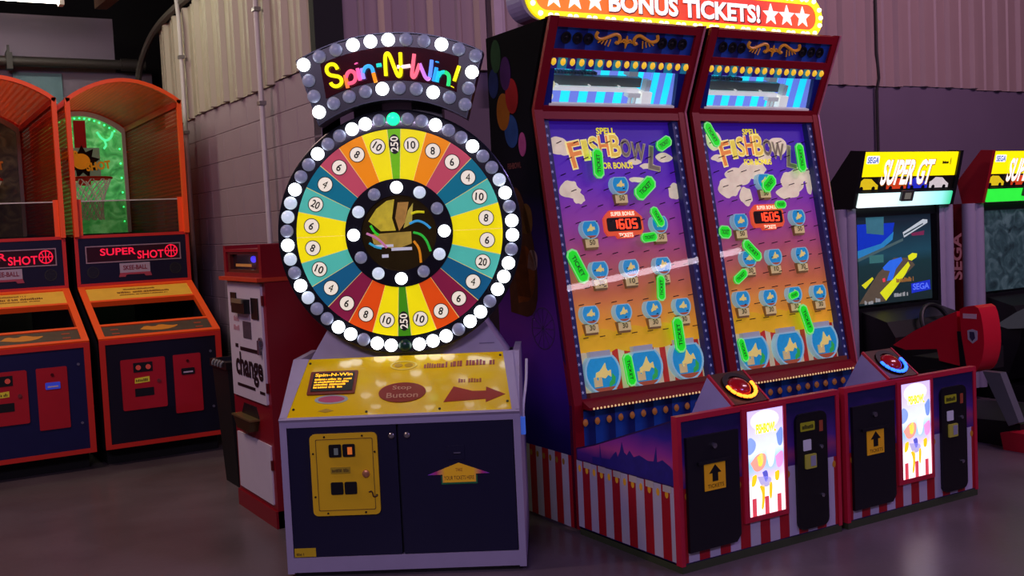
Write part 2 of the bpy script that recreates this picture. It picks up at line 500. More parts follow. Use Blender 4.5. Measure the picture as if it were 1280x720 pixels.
# =================================================================== PRIZE WHEEL GAME
M_black = mat('#0c0c10', 0.35)
M_gloss = mat('#101218', 0.2, coat=0.3)
M_lav = mat('#a59cb4', 0.5, noise=0.06)
M_navy = mat('#0e0e30', 0.4, noise=0.08)
M_yel = mat('#f0c414', 0.42, noise=0.05)
M_screw = mat('#3b3022', 0.4, metal=0.6)
M_on = mat('#ffffff', 0.3, emit=4.5, noise=0, eh='#f4fbff')
M_half = mat('#c9d4dc', 0.25, emit=0.55, noise=0, eh='#dfeeff')
M_off = mat('#8d92aa', 0.35, noise=0.05, emit=0.26)  # unlit bulbs, a faint glow put in to lighten the glass
M_grn = mat('#19e08a', 0.3, emit=2.2, noise=0, eh='#18f08c')
M_grnoff = mat('#0c3b2a', 0.3)
BULB = {}
def bulb_mesh(m, r=0.0285):
    k = (m.name, r)
    if k not in BULB:
        BULB[k] = mesh_data('bulb', lathe([(r * 1.05, 0), (r * 1.05, 0.006), (r * 0.97, 0.012), (r * 0.75, 0.019), (r * 0.4, 0.023), (r * 0.03, 0.024)], 18), m, SM30)
    return BULB[k]

def wheel_game():
    W = 1.047
    t = thing('prize_wheel_game', 'spinning prize wheel game with numbered colour wedges and ring of white bulbs', 'arcade game', (-1.363, 1.029, 0), -0.5774)
    side = [(0, 0.02), (0, 0.70), (0.32, 0.925), (0.70, 0.925), (0.70, 0.02)]
    add('side_panel', profile(side, 0, 0.03), M_lav, t)
    add('side_panel', profile(side, W - 0.03, W), M_lav, t)
    add('cabinet_body', profile([(0.03, 0.03), (0.03, 0.66), (0.335, 0.90), (0.69, 0.90), (0.69, 0.03)], 0.03, W - 0.03), mat('#17162a', 0.6), t)
    add('top_rail', box(0.03, W - 0.03, 0, 0.04, 0.665, 0.70), M_lav, t)
    add('bottom_rail', box(0.03, W - 0.03, 0, 0.03, 0.025, 0.09), M_lav, t)
    add('kick_base', box(0.03, W - 0.03, 0.03, 0.68, 0, 0.03), M_black, t)
    F = FM(0.0)
    d1 = add('door', prism(rrect(0.033, 0.508, 0.092, 0.663, 0.004, 1), -0.03, -0.004), M_navy, t, F)
    d2 = add('door', prism(rrect(0.518, W - 0.033, 0.092, 0.663, 0.004, 1), -0.03, -0.004), M_navy, t, F)
    for d, x in ((d1, 0.487), (d2, 0.555)):
        add('lock', lathe([(0.013, -0.004), (0.013, 0.004), (0.009, 0.008), (0.001, 0.008)], 14), mat('#a8a4a0', 0.3, metal=0.8), d, TR(F, x, 0.615), SM30)
    # coin door
    cd = add('coin_door', prism(rrect(0.13, 0.425, 0.275, 0.634, 0.022), -0.004, 0.008), M_yel, t, F)
    add('door_seam', loopframe(rrect(0.155, 0.405, 0.297, 0.612, 0.004, 1), rrect(0.158, 0.402, 0.3, 0.609, 0.004, 1), 0.008, 0.009), mat('#7a5c0c', 0.6), cd, F)
    for x in (0.213, 0.273):
        add('coin_slot', join(prism(rrect(x, x + 0.054, 0.533, 0.588, 0.006), 0.008, 0.014)), M_black, cd, F)
        add('coin_return', prism(rrect(x, x + 0.054, 0.368, 0.422, 0.006), 0.008, 0.012), M_black, cd, F)
    add('slot_light', box(0.236, 0.254, 0.543, 0.572, 0.014, 0.016), mat('#6f7a72', 0.4, emit=0.1), cd, F)
    add('slot_light', box(0.295, 0.315, 0.543, 0.575, 0.014, 0.016), mat('#d9702a', 0.4, emit=0.5), cd, F)
    add('coin_label', prism(rrect(0.216, 0.302, 0.46, 0.488, 0.003, 2), 0.008, 0.011), mat('#b49a18', 0.5), cd, F)
    add('lettering', scribble(0.222, 0.296, 0.466, 0.016, 3, 0.0005), mat('#5d4c0a', 0.6), cd, TR(F, 0, 0, 0.011))
    add('lock', lathe([(0.017, 0.008), (0.015, 0.016), (0.008, 0.019), (0.001, 0.019)], 16), mat('#c98a5c', 0.35, metal=0.5), cd, TR(F, 0.369, 0.455), SM30)
    add('latch', tube(smoothpts([(0.378, 0.375, 0.012), (0.392, 0.38, 0.014), (0.396, 0.36, 0.014), (0.398, 0.352, 0.012), (0.415, 0.358, 0.011)]), 0.003, 6), mat('#4b2f12', 0.5), cd, F)
    for x, y in ((0.195, 0.622), (0.36, 0.622), (0.143, 0.55), (0.412, 0.55), (0.143, 0.36), (0.412, 0.36), (0.195, 0.286), (0.36, 0.286)):
        add('screw', cyl(0.0045, 0.008, 0.011, 8, cx=x, cy=y), M_screw, cd, F)
    # tickets arrow
    ar = add('ticket_arrow', prism([(0.70, 0.40), (0.845, 0.40), (0.845, 0.435), (0.905, 0.435), (0.772, 0.485), (0.635, 0.435), (0.70, 0.435)], -0.004, -0.001), ramp_mat('arrow_print', 0, 0.62, 0.92, [(0, '#2b3ad0'), (0.18, '#b03070'), (0.3, '#f0b41c'), (0.72, '#f0b41c'), (0.84, '#b03070'), (1, '#2b3ad0')], emit=0.10), d2, F)
    add('arrow_border', prism([(0.694, 0.392), (0.851, 0.392), (0.851, 0.43), (0.694, 0.43)], -0.004, -0.002), mat('#1f7a44', 0.5), d2, F)
    add('lettering', text('TAKE', 0.03, 0.014), mat('#8a2a16', 0.6), d2, TR(F, 0.773, 0.455, -0.002))
    add('lettering', text('YOUR TICKETS HERE', 0.13, 0.017), mat('#5c1e12', 0.6), d2, TR(F, 0.772, 0.42, -0.002))
    add('ticket_slot', join(box(0.73, 0.80, 0.50, 0.56, -0.004, 0.0), box(0.752, 0.786, 0.527, 0.533, 0.0, 0.004)), M_navy, d2, F)
    add('slot_lip', box(0.754, 0.784, 0.528, 0.532, 0.004, 0.008), mat('#7d7a8c', 0.4, metal=0.5), d2, F)
    stk = add('serial_sticker', box(0.034, 0.128, 0.094, 0.132, -0.004, -0.002), mat('#d9b813', 0.5), t, F)
    add('lettering', scribble(0.042, 0.075, 0.10, 0.012, 5, 0.0005), mat('#6b560b', 0.6), stk, TR(F, 0, 0, -0.002))
    # sloping console
    dv, dz = 0.32, 0.225
    C = PM((0, 0, 0.70), (1, 0, 0), (0, dv, dz))
    cp = add('console_panel', prism([(0.033, 0.008), (1.014, 0.008), (0.972, 0.385), (0.075, 0.385)], -0.02, 0.003), mat('#e8c40e', 0.16, noise=0.05, coat=0.5, emit=0.05), t, C)
    each('console_edge', (prism([(0.0, 0.0), (0.033, 0.008), (0.075, 0.385), (0.03, 0.389)], -0.03, 0.006),
                               prism([(1.014, 0.008), (1.047, 0.0), (1.017, 0.389), (0.972, 0.385)], -0.03, 0.006),
                               box(0.0, 1.047, -0.006, 0.008, -0.03, 0.006)), M_lav, t, C)
    di = add('score_display', prism(rrect(0.10, 0.315, 0.145, 0.293, 0.006), 0.003, 0.010), mat('#7a2412', 0.4), cp, C)
    add('display_window', box(0.115, 0.302, 0.162, 0.28, 0.010, 0.012), M_black, cp, C)
    add('display_text', join(mv(text('Spin-N-Win', 0.17, 0.026, bold=0.02), Matrix.Translation((0.209, 0.262, 0))), *[scribble(0.125, 0.292 - 0.012 * k, 0.232 - 0.017 * k, 0.011, 20 + k, 0.001) for k in range(4)]), mat('#ffb21c', 0.4, emit=1.5, noise=0), cp, TR(C, 0, 0, 0.012))
    add('badge', prism(ell(0.215, 0.115, 0.06, 0.02, 16), 0.003, 0.005), mat('#b8486c', 0.5), cp, C)
    add('badge_border', loopframe(ell(0.215, 0.115, 0.075, 0.028, 16), ell(0.215, 0.115, 0.06, 0.02, 16), 0.003, 0.0045), mat('#9fb0a8', 0.5), cp, C)
    add('diamond', prism([(0.165, 0.045), (0.2, 0.058), (0.235, 0.045), (0.2, 0.034)], 0.003, 0.0045), mat('#b3921a', 0.5), cp, C)
    sb = add('stop_oval', prism(ell(0.528, 0.14, 0.105, 0.062, 28), 0.003, 0.007), mat('#8c1c10', 0.3), cp, C)
    add('lettering', text('Stop', 0.085, 0.032, bold=0.01), mat('#c99a7a', 0.5), cp, TR(C, 0.525, 0.165, 0.007))
    add('lettering', text('Button', 0.14, 0.032, bold=0.01), mat('#c99a7a', 0.5), cp, TR(C, 0.53, 0.12, 0.007))
    add('oval_outline', loopframe(ell(0.52, 0.318, 0.062, 0.03, 24), ell(0.52, 0.318, 0.054, 0.024, 24), 0.003, 0.005), mat('#f6e25a', 0.4), cp, C)
    each('oval_print', (prism(ell(0.497, 0.318, 0.02, 0.012, 14), 0.003, 0.0045), prism(ell(0.543, 0.318, 0.02, 0.012, 14), 0.003, 0.0045)), mat('#c29a10', 0.4), cp, C)
    add('lettering', join(scribble(0.605, 0.72, 0.293, 0.036, 31), scribble(0.735, 0.80, 0.296, 0.038, 32), scribble(0.805, 0.935, 0.30, 0.036, 33)), mat('#9a3c28', 0.5), cp, TR(C, 0, 0, 0.003))
    add('lettering', join(scribble(0.775, 0.805, 0.19, 0.026, 34), scribble(0.82, 0.88, 0.188, 0.026, 35)), mat('#a8541c', 0.5), cp, TR(C, 0, 0, 0.003))
    add('red_arrow', prism([(0.715, 0.07), (0.90, 0.08), (0.90, 0.06), (0.985, 0.105), (0.90, 0.155), (0.90, 0.13), (0.84, 0.132), (0.755, 0.165)], 0.003, 0.005), mat('#9c2012', 0.35), cp, C)
    for x, y in ((0.085, 0.355), (0.96, 0.36), (0.055, 0.06), (0.995, 0.06), (0.38, 0.03), (0.70, 0.03)):
        add('screw', cyl(0.006, 0.003, 0.006, 10, cx=x, cy=y), M_screw, cp, C)
    # plinth, neck
    add('plinth', prism([(0.055, 0.90), (0.992, 0.90), (0.80, 1.20), (0.245, 1.20)], -0.66, -0.40), mat('#b9b0c8', 0.45), t, FM(0.0))
    add('maker_plate', box(0.86, 0.93, 0.955, 0.959, -0.40, -0.398), mat('#7d7490', 0.5), t, FM(0.0))
    add('neck', box(0.46, 0.60, 0.42, 0.55, 1.15, 2.25), mat('#e8c7cd', 0.45), t)
    add('sign_bracket', box(0.33, 0.46, 0.40, 0.52, 1.9, 2.2), M_black, t)
    add('sign_bracket', box(0.60, 0.74, 0.40, 0.52, 1.9, 2.2), M_black, t)
    # the wheel
    CX, CZ = 0.523, 1.488
    Wm = PM((CX, 0.33, CZ), (1, 0, 0), (0, 0, 1))
    hous = add('wheel_housing', lathe([(0.50, -0.09), (0.555, -0.085), (0.562, -0.07), (0.562, 0.0), (0.552, 0.006), (0.476, 0.006), (0.476, 0.003), (0.003, 0.003)], 96), mat('#14171d', 0.25, coat=0.4), t, Wm, SM30)
    nar, reg = math.radians(7.6), math.radians((360 - 15.2) / 24)
    YEL, YEL2 = '#f4e40e', '#efd400'
    COLS = {'g': '#6db814', 'y': '#f6e60c', 'o': '#ee8a0c', 'm': '#b8485a', 't': '#0d6a80', 'l': '#4fb8a4', 'r': '#de4c10', 'd': '#7c1c3c', 'G': '#3f8a14', 'k': '#15577a'}
    seq = [('250', 'g', nar)]
    seq += [('10', 'y', reg), ('8', 'o', reg), ('6', 'm', reg), ('4', 't', reg), ('10', 'l', reg), ('8', 'y', reg), ('6', 'y', reg), ('20', 'l', reg), ('4', 'k', reg), ('6', 'd', reg), ('8', 'r', reg), ('10', 'y', reg)]
    seq += [('250', 'G', nar)]
    seq += [('10', 'y', reg), ('8', 'r', reg), ('6', 'd', reg), ('4', 'k', reg), ('10', 'l', reg), ('8', 'y', reg), ('6', 'y', reg), ('20', 'l', reg), ('4', 't', reg), ('6', 'm', reg), ('8', 'o', reg), ('10', 'y', reg)]
    a = -nar / 2
    lines = []
    Mcream = mat('#fbf3d8', 0.5, emit=0.55, noise=0.02)
    Mink = mat('#141414', 0.5)
    for s, c, w in seq:
        seg = add('segment', sector(0.246, 0.474, a + 0.004, a + w - 0.004, 0.003, 0.010, 6), mat(COLS[c], 0.22, emit=0.62, noise=0.04), t, Wm)
        lines.append(sector(0.246, 0.474, a - 0.006, a + 0.006, 0.003, 0.0085, 1))
        am = a + w / 2
        x, y = 0.405 * math.sin(am), 0.405 * math.cos(am)
        if s == '250':
            up = 1 if y > 0 else -1
            add('number_plate', prism(ell(x, y, 0.026, 0.045, 24), 0.010, 0.013), Mink, seg, Wm)
            add('numeral', text(s, 0.07, 0.036, bold=0.015), Mcream, seg, TR(Wm, x, y, 0.0135, PI / 2))
        else:
            add('number_plate', prism(ell(x, y, 0.033, 0.033, 24), 0.010, 0.013), Mcream, seg, Wm)
            add('plate_rim', loopframe(ell(x, y, 0.036, 0.036, 24), ell(x, y, 0.0325, 0.0325, 24), 0.010, 0.0135), Mink, seg, Wm)
            add('numeral', text(s, 0.038 if len(s) > 1 else 0.02, 0.036, bold=0.0 if s == '4' else 0.02), Mink, seg, TR(Wm, x, y, 0.0135, -am * 0.10))
        a += w
    add('divider_lines', join(*lines), mat('#f2dc7a', 0.4, emit=0.4), t, Wm)
    lit = {0: 'g', 25: 'G'}
    for i in (3, 6, 10, 12, 13, 15, 16, 17, 19, 20, 22, 23, 24, 26, 27, 29, 30, 34, 37, 41, 44, 47, 48): lit[i] = 'L'
    for i in (9, 33, 36, 39, 40): lit[i] = 'h'
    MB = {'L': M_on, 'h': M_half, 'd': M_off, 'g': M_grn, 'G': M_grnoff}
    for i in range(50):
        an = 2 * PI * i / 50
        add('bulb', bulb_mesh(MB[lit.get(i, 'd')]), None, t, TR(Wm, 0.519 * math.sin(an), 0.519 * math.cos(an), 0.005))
    add('hub_ring', lathe([(0.249, 0.003), (0.249, 0.016), (0.243, 0.020), (0.178, 0.020), (0.172, 0.016), (0.172, 0.003)], 64), mat('#101018', 0.22, coat=0.4), t, Wm, SM30) if False else add('hub_ring', ring(0.173, 0.248, 0.003, 0.019, 64), mat('#101018', 0.22, coat=0.4), t, Wm, SM30)
    for i in range(12):
        an = 2 * PI * i / 12
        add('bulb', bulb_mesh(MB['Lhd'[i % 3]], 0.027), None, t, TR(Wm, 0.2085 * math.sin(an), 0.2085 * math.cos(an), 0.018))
    hub = add('hub_mirror', prism(ell(0, 0, 0.174, 0.174, 48), 0.003, 0.007), mat('#8a7a3c', 0.06, metal=0.9, noise=0.35, scale=9), t, Wm)
    # neon-like arcs and mirror reflections painted as glowing yellow shapes
    arcs = [([(0.06, 0.085), (0.085, 0.094), (0.12, 0.09)], '#d8d21c'), ([(0.05, 0.04), (0.085, 0.055), (0.12, 0.04), (0.145, 0.015)], '#3aa0d8'),
            ([(0.065, 0.0), (0.10, -0.01), (0.125, -0.04), (0.14, -0.09)], '#2fbf3c'), ([(0.065, -0.04), (0.09, -0.075), (0.093, -0.14)], '#e08a1c'),
            ([(-0.13, 0.04), (-0.115, 0.01), (-0.095, -0.005)], '#2fd02c'), ([(-0.15, 0.005), (-0.10, -0.02), (-0.06, -0.065)], '#c77aa6'),
            ([(-0.14, -0.04), (-0.11, -0.06), (-0.085, -0.065)], '#35a8cc')]
    for pts, c in arcs:
        add('light_arc', tube([(x, y, 0.012) for x, y in smoothpts(pts)], 0.0055, 8), mat(c, 0.3, emit=0.5), hub, Wm, SM30)
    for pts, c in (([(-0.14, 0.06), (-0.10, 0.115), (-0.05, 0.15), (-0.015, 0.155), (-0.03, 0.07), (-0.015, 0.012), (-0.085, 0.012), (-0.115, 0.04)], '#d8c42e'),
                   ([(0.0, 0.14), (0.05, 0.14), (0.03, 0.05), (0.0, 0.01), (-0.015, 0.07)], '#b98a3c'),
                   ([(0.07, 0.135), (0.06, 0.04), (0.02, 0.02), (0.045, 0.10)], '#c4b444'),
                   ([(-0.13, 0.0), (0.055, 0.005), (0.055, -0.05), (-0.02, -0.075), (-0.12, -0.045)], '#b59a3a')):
        add('hub_reflection', prism(pts, 0.007, 0.009), mat(c, 0.3, emit=0.32, noise=0.4, scale=30), hub, Wm)
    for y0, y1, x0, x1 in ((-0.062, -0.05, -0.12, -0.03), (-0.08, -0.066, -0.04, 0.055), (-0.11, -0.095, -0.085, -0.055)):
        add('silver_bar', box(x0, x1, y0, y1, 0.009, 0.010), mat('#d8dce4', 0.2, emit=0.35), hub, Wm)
    # arched sign
    Sg = PM((CX, 0.30, CZ), (1, 0, 0), (0, 0, 1))
    def arcp(r, a0, a1, n=20):
        return [(r * math.sin(math.radians(a0 + (a1 - a0) * i / n)), r * math.cos(math.radians(a0 + (a1 - a0) * i / n))) for i in range(n + 1)]
    outer = arcp(0.905, -28, 28) + arcp(0.603, 34, -34)
    outer.reverse()
    sb = add('sign_body', prism(outer, -0.10, 0.0), mat('#171a20', 0.3, coat=0.3), t, Sg)
    inn = arcp(0.84, -22, 22) + arcp(0.69, 25.5, -25.5); inn.reverse()
    add('sign_edge', loopframe(outer, [(x * 0.985, CZ * 0 + 0.755 + (y - 0.755) * 0.965) for x, y in outer], 0.0, 0.010), mat('#3c4048', 0.3, metal=0.5), sb, Sg)
    add('sign_window', prism(inn, 0.0, 0.004), mat('#3a0f16', 0.08, noise=0.5, scale=7, coat=0.6, emit=0.12), sb, Sg)
    top = [(-1, 'L')]
    tl = 'LddLLLddLdd'
    for i in range(11):
        an = math.radians(-26.6 + 5.32 * i)
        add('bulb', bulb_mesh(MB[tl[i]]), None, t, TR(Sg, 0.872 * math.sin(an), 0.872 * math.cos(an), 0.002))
    bl = 'LdddLddLdd'
    for i in range(10):
        an = math.radians(-30.5 + 6.78 * i)
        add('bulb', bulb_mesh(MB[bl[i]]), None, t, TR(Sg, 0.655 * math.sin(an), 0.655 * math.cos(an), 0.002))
    for s, ls in ((-1, 'dd'), (1, 'Ld')):
        x0, y0 = 0.872 * math.sin(math.radians(26.6)) * s, 0.872 * math.cos(math.radians(26.6))
        x1, y1 = 0.655 * math.sin(math.radians(30.5)) * s, 0.655 * math.cos(math.radians(30.5))
        for k in (0, 1):
            f = (k + 1) / 3
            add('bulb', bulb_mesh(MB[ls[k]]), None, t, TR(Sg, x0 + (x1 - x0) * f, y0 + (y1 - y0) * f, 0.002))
    # neon lettering, stroke by stroke (sign drawing units)
    def sg(x, y):
        px, py = x / 5.333 + 375, y / 5.333 + 50
        return (0.212 + 0.003629 * (px - 402) - 0.000167 * (py - 85) - CX, 2.251 - 0.000185 * (px - 402) - 0.003572 * (py - 85) - CZ, 0.022)
    neon = [('#f2e312', [(258, 200), (245, 172), (215, 165), (188, 180), (183, 210), (200, 238), (235, 245), (270, 250), (288, 275), (278, 305), (245, 318), (218, 305), (212, 290)]),
            ('#f0743c', [(308, 240), (318, 285), (325, 325)]),
            ('#ee5c7c', [(312, 262), (325, 222), (350, 210), (375, 228), (380, 262), (365, 290), (325, 297)]),
            ('#ee5fa0', [(390, 195), (400, 240), (408, 275)]), ('#ee5fa0', [(381, 160), (383, 165)]),
            ('#9a8cf0', [(420, 195), (426, 235), (432, 265)]),
            ('#3ca4e8', [(426, 225), (438, 190), (465, 177), (488, 190), (496, 225)]), ('#f08a1c', [(496, 225), (503, 255), (512, 288)]),
            ('#22c8b8', [(518, 176), (550, 172)]),
            ('#f4e312', [(580, 245), (576, 180), (574, 110), (588, 92), (605, 105), (630, 175), (655, 240), (668, 250), (680, 235), (678, 160), (676, 90)]),
            ('#f6d8d8', [(655, 185), (700, 185), (742, 178)]),
            ('#f0687c', [(768, 100), (760, 170), (750, 240), (760, 258), (775, 245), (790, 205), (803, 165)]),
            ('#c47ad0', [(803, 165), (822, 210), (840, 255), (858, 270), (870, 255)]), ('#5f8cf0', [(870, 255), (878, 200), (884, 140)]),
            ('#2c9cf0', [(915, 190), (905, 240), (895, 280)]), ('#2c9cf0', [(920, 150), (919, 156)]),
            ('#22b8d8', [(932, 215), (925, 250), (917, 285)]), ('#20c8c0', [(928, 250), (945, 222), (970, 220)]), ('#2cd070', [(970, 220), (995, 235), (998, 270), (992, 312)]),
            ('#f2e312', [(1065, 180), (1048, 230), (1032, 280)]), ('#f2e312', [(1021, 316), (1019, 320)])]
    for c, pts in neon:
        p3 = smoothpts([sg(x, y) for x, y in pts]) if len(pts) > 2 else [sg(x, y) for x, y in pts]
        add('neon_stroke', tube(p3, 0.0085, 8), mat(c, 0.3, emit=1.1, noise=0), sb, Sg, SM30)
    # lock and key cord on the right flank
    lk = add('side_lock', box(W, W + 0.02, 0.06, 0.10, 0.585, 0.66), mat('#4a78e8', 0.3, emit=0.3), t)  # blue light on the lock is put into its colour and glow
    add('cord', tube(smoothpts([(W + 0.012, 0.08, 0.66), (W + 0.015, 0.10, 0.72), (W + 0.03, 0.16, 0.80), (W + 0.035, 0.20, 0.90)]), 0.006, 8), mat('#c9c6cf', 0.4), lk, None, SM30)
wheel_game()

# =================================================================== FISHBOWL GAMES
M_red = mat('#86071a', 0.45, noise=0.08, spec=0.3)
M_redtrim = mat('#c4203a', 0.35, noise=0.06)
M_stripe_u = stripe_mat('circus_stripe_front', 0, 0.118, '#b8121e', '#cdc8d6', off=0.02)
M_gold = mat('#dc9220', 0.45, noise=0.12, emit=0.10)  # slight glow put into the gold to brighten it, no lamp
M_bulb = mat('#f0c02c', 0.4, emit=0.75, noise=0.1, scale=60)
M_bulbdim = mat('#c07434', 0.4, emit=0.12, noise=0.1, scale=60)
M_field = ramp_mat('playfield_print', 1, 0.0, 1.42, [(0.0, '#c99024'), (0.20, '#e0a41c'), (0.30, '#d88a2c'), (0.40, '#b8643c'), (0.52, '#a04a5c'), (0.64, '#8a3888'), (0.80, '#5c24a8'), (0.92, '#3c14a0'), (1.0, '#30108c')], emit=0.55, noise=0.12, nscale=4)  # glow put into the print stands in for inner LED strips
M_tent = stripe_mat('tent_stripe', 0, 0.075, '#c22a1e', '#d9c8a0', off=0.01, emit=0.35)
M_cyan = stripe_mat('cyan_stripe', 0, 0.115, '#22e4ff', '#6c78d0', off=0.02, duty=0.5, emit=0.95)  # stripes glow themselves to light the upper window box
M_bluestripe = stripe_mat('blue_stripe', 0, 0.12, '#1544a0', '#0b1a60', off=0.0, soft=0.2, emit=0.06)  # faint glow put into the stripes for brightness
M_valance = stripe_mat('valance_stripe', 0, 0.1106, '#2490b4', '#2a1c80', off=0.015, emit=0.32)
M_starblue = mat('#26306c', 0.5, noise=0.1, emit=0.04)
M_ticket = mat('#16e022', 0.3, emit=0.62, noise=0.12, scale=30)
M_ticketed = mat('#8cf08c', 0.3, emit=0.5)
M_ink = mat('#0c2a10', 0.5)
M_cream = mat('#e6d08c', 0.5, emit=0.28)
M_cloud = mat('#e2d4b4', 0.5, emit=0.48, noise=0.25, scale=18)
M_water = mat('#1f8fc4', 0.25, emit=0.48, noise=0.15, scale=40)
M_rim = mat('#9fd4e0', 0.15, emit=0.30)
M_fish = mat('#f0d878', 0.4, emit=0.42)
M_weed = mat('#34b850', 0.4, emit=0.35)
M_gravel = mat('#b8603c', 0.5, emit=0.25)
M_dark = mat('#08080c', 0.45)
M_led = mat('#ff3a1c', 0.4, emit=2.2, noise=0)
M_glass = glass_mat('cabinet_glass', refl=0.02)

# shared meshes for the bowls: round body cut flat at the top, rim, pedestal
def bowl_body(r, d):
    P = [(r * math.cos(a), r * math.sin(a)) for a in [math.radians(k) for k in list(range(115, 426, 12)) if k <= 425]]
    P = [(r * math.sin(math.radians(k)), -r * math.cos(math.radians(k))) for k in range(-138, 139, 12)]
    return prism(P, 0, d)
def seven(ch, w, h, t):
    on = {'0': 'abcdef', '1': 'bc', '5': 'afgcd', '6': 'afgedc'}[ch]
    S = {'a': (-w, w, h - t, h + t), 'd': (-w, w, -h - t, -h + t), 'g': (-w, w, -t, t), 'b': (w - t, w + t, 0, h), 'c': (w - t, w + t, -h, 0), 'f': (-w - t, -w + t, 0, h), 'e': (-w - t, -w + t, -h, 0)}
    return join(*[box(*S[k], 0, 0.002) for k in on])

SB = {}
def shared(key, fn, material, smooth=None):
    if key not in SB: SB[key] = mesh_data(key.split(':')[0], fn(), material, smooth)
    return SB[key]

def fishbowl_game(idx, x0, label):
    W = 0.962
    t = thing('fishbowl_game', label, 'arcade game', (x0, 0, 0), 0, 'twin carnival drop games')
    # ---- cabinet
    prof = [(1.43, 0.02), (0.777, 0.02), (0.777, 0.62), (1.015, 2.058), (0.832, 2.477), (1.43, 2.477)]
    side_mat = ramp_mat('side_night_print', 1, 0.3, 2.5, [(0, '#0a0620'), (0.14, '#170b48'), (0.26, '#341474'), (0.38, '#4c1c70'), (0.5, '#2a1054'), (0.68, '#0c0816'), (1, '#060409')], emit=0.10, noise=0.3, nscale=2.2, rough=0.75, spec=0.04)
    Ls = PM((0, 0, 0), (0, -1, 0), (0, 0, 1))      # left flank seen from outside: x = -depth, y = height
    lp = add('side_panel', prism([(-v, z) for v, z in prof][::-1], -0.022, 0.0), side_mat, t, Ls)
    rp = add('side_panel', profile(prof, W - 0.022, W), mat('#1b1026', 0.6), t)
    add('back_panel', box(0.022, W - 0.022, 1.40, 1.425, 0.03, 2.47), mat('#141018', 0.7), t)
    add('roof', box(0.022, W - 0.022, 0.845, 1.40, 2.45, 2.475), mat('#5a0a14', 0.5), t)
    # red edging along the front of both flanks
    for u0, u1, m in ((0, 0.05, M_red), (W - 0.05, W, M_red)):
        e = [(0.775, 0.02), (0.755, 0.02), (0.755, 0.62), (0.992, 2.058), (0.808, 2.482), (0.86, 2.482), (1.04, 2.058), (0.80, 0.62), (0.80, 0.02)]
        add('edge_frame', profile(e, u0, u1), m, t)
    add('edge_trim', tube([(W - 0.004, 0.754, 0.62), (W - 0.004, 0.990, 2.058), (W - 0.004, 0.806, 2.482)], 0.006, 6), mat('#d8808c', 0.25, coat=0.5), t)  # moulding made paler, its highlight is put into the colour
    if idx == 0:
        for v, z, rx, ry, c, rot in ((1.335, 2.37, .05, .085, '#1c3420', 0), (1.247, 2.27, .052, .085, '#341446', 0), (1.372, 2.235, .05, .075, '#141c44', 0),
                                     (1.195, 2.15, .06, .09, '#7c141c', 0.1), (1.285, 2.08, .065, .095, '#7c4614', 0), (1.215, 1.975, .065, .085, '#203a74', 0.2), (1.115, 1.90, .035, .06, '#8c3a70', 0)):
            b = add('balloon_print', prism(ell(-v, z, rx, ry, 24, rot), 0, 0.0015 + 0.0003 * ((v * 100) % 5)), mat(c, 0.7, noise=0.5, scale=9, emit=0.03, spec=0.05), lp, Ls)
        for pts, c in (([(-1.30, 1.05), (-1.05, 1.02), (-1.02, 1.3), (-1.12, 1.62), (-1.22, 1.72), (-1.32, 1.55)], '#3c2018'),
                       ([(-1.22, 1.10), (-1.07, 1.12), (-1.04, 1.32), (-1.15, 1.42), (-1.25, 1.30)], '#6c3418'),
                       ([(-1.16, 1.46), (-1.06, 1.44), (-1.05, 1.58), (-1.14, 1.62)], '#5a3a1c'),
                       ([(-1.12, 1.28), (-1.03, 1.26), (-1.02, 1.36), (-1.10, 1.38)], '#8c6a70')):
            add('figure_print', prism(smoothpts(pts + [pts[0]], 2)[:-1], 0, 0.0012), mat(c, 0.6, noise=0.5, scale=22, emit=0.04, spec=0.05), lp, Ls)
        add('wheel_print', join(ring(0.10, 0.106, 0, 0.0012, 32), *[sh(box(-0.10, 0.10, -0.002, 0.002, 0, 0.001), rot=PI * k / 6) for k in range(6)]), mat('#3c1c58', 0.6), lp, TR(Ls, -1.0, 0.98, 0))
        add('lettering', text('FISHBOWL', 0.13, 0.03, bold=0.02), mat('#5c1420', 0.6), lp, TR(Ls, -1.20, 1.80, 0.0))
    # circus stripes low on the flank and the pod
    st = stripe_mat('circus_stripe_side', 0, 0.118, '#b8121e', '#cdc8d6', off=0.0)
    add('stripe_print', box(-1.43, -0.80, 0.02, 0.375, 0, 0.0015), st, lp, Ls)
    each('printed_light', ([prism(ell(-1.40 + 0.059 * k, 0.335, 0.011, 0.016, 12), 0.0015, 0.0025) for k in range(10)]), mat('#a87c1c', 0.5), lp, Ls)
    # ---- header
    H = PM((0, 1.015, 2.058), (1, 0, 0), (0, -0.400, 0.916))
    each('header_bar', (box(0.05, W - 0.05, 0.42, 0.462, -0.02, 0.022), box(0.05, W - 0.05, 0.272, 0.312, -0.02, 0.022), box(0.05, W - 0.05, -0.03, 0.03, -0.02, 0.022)), M_red, t, H)
    sp = add('speaker_panel', box(0.05, W - 0.05, 0.312, 0.42, -0.02, 0.006), M_bluestripe, t, H)
    for x in (0.118, 0.185, 0.25, W - 0.25, W - 0.185, W - 0.118):
        add('speaker', join(ring(0.021, 0.029, 0.006, 0.011, 20), prism(ell(0, 0, 0.021, 0.021, 20), 0.004, 0.007), mv(dome(0.009, 0.004, 10, 3), Matrix.Translation((0, 0, 0.007)))), M_dark, sp, TR(H, x, 0.367), SM30)
    orn = []
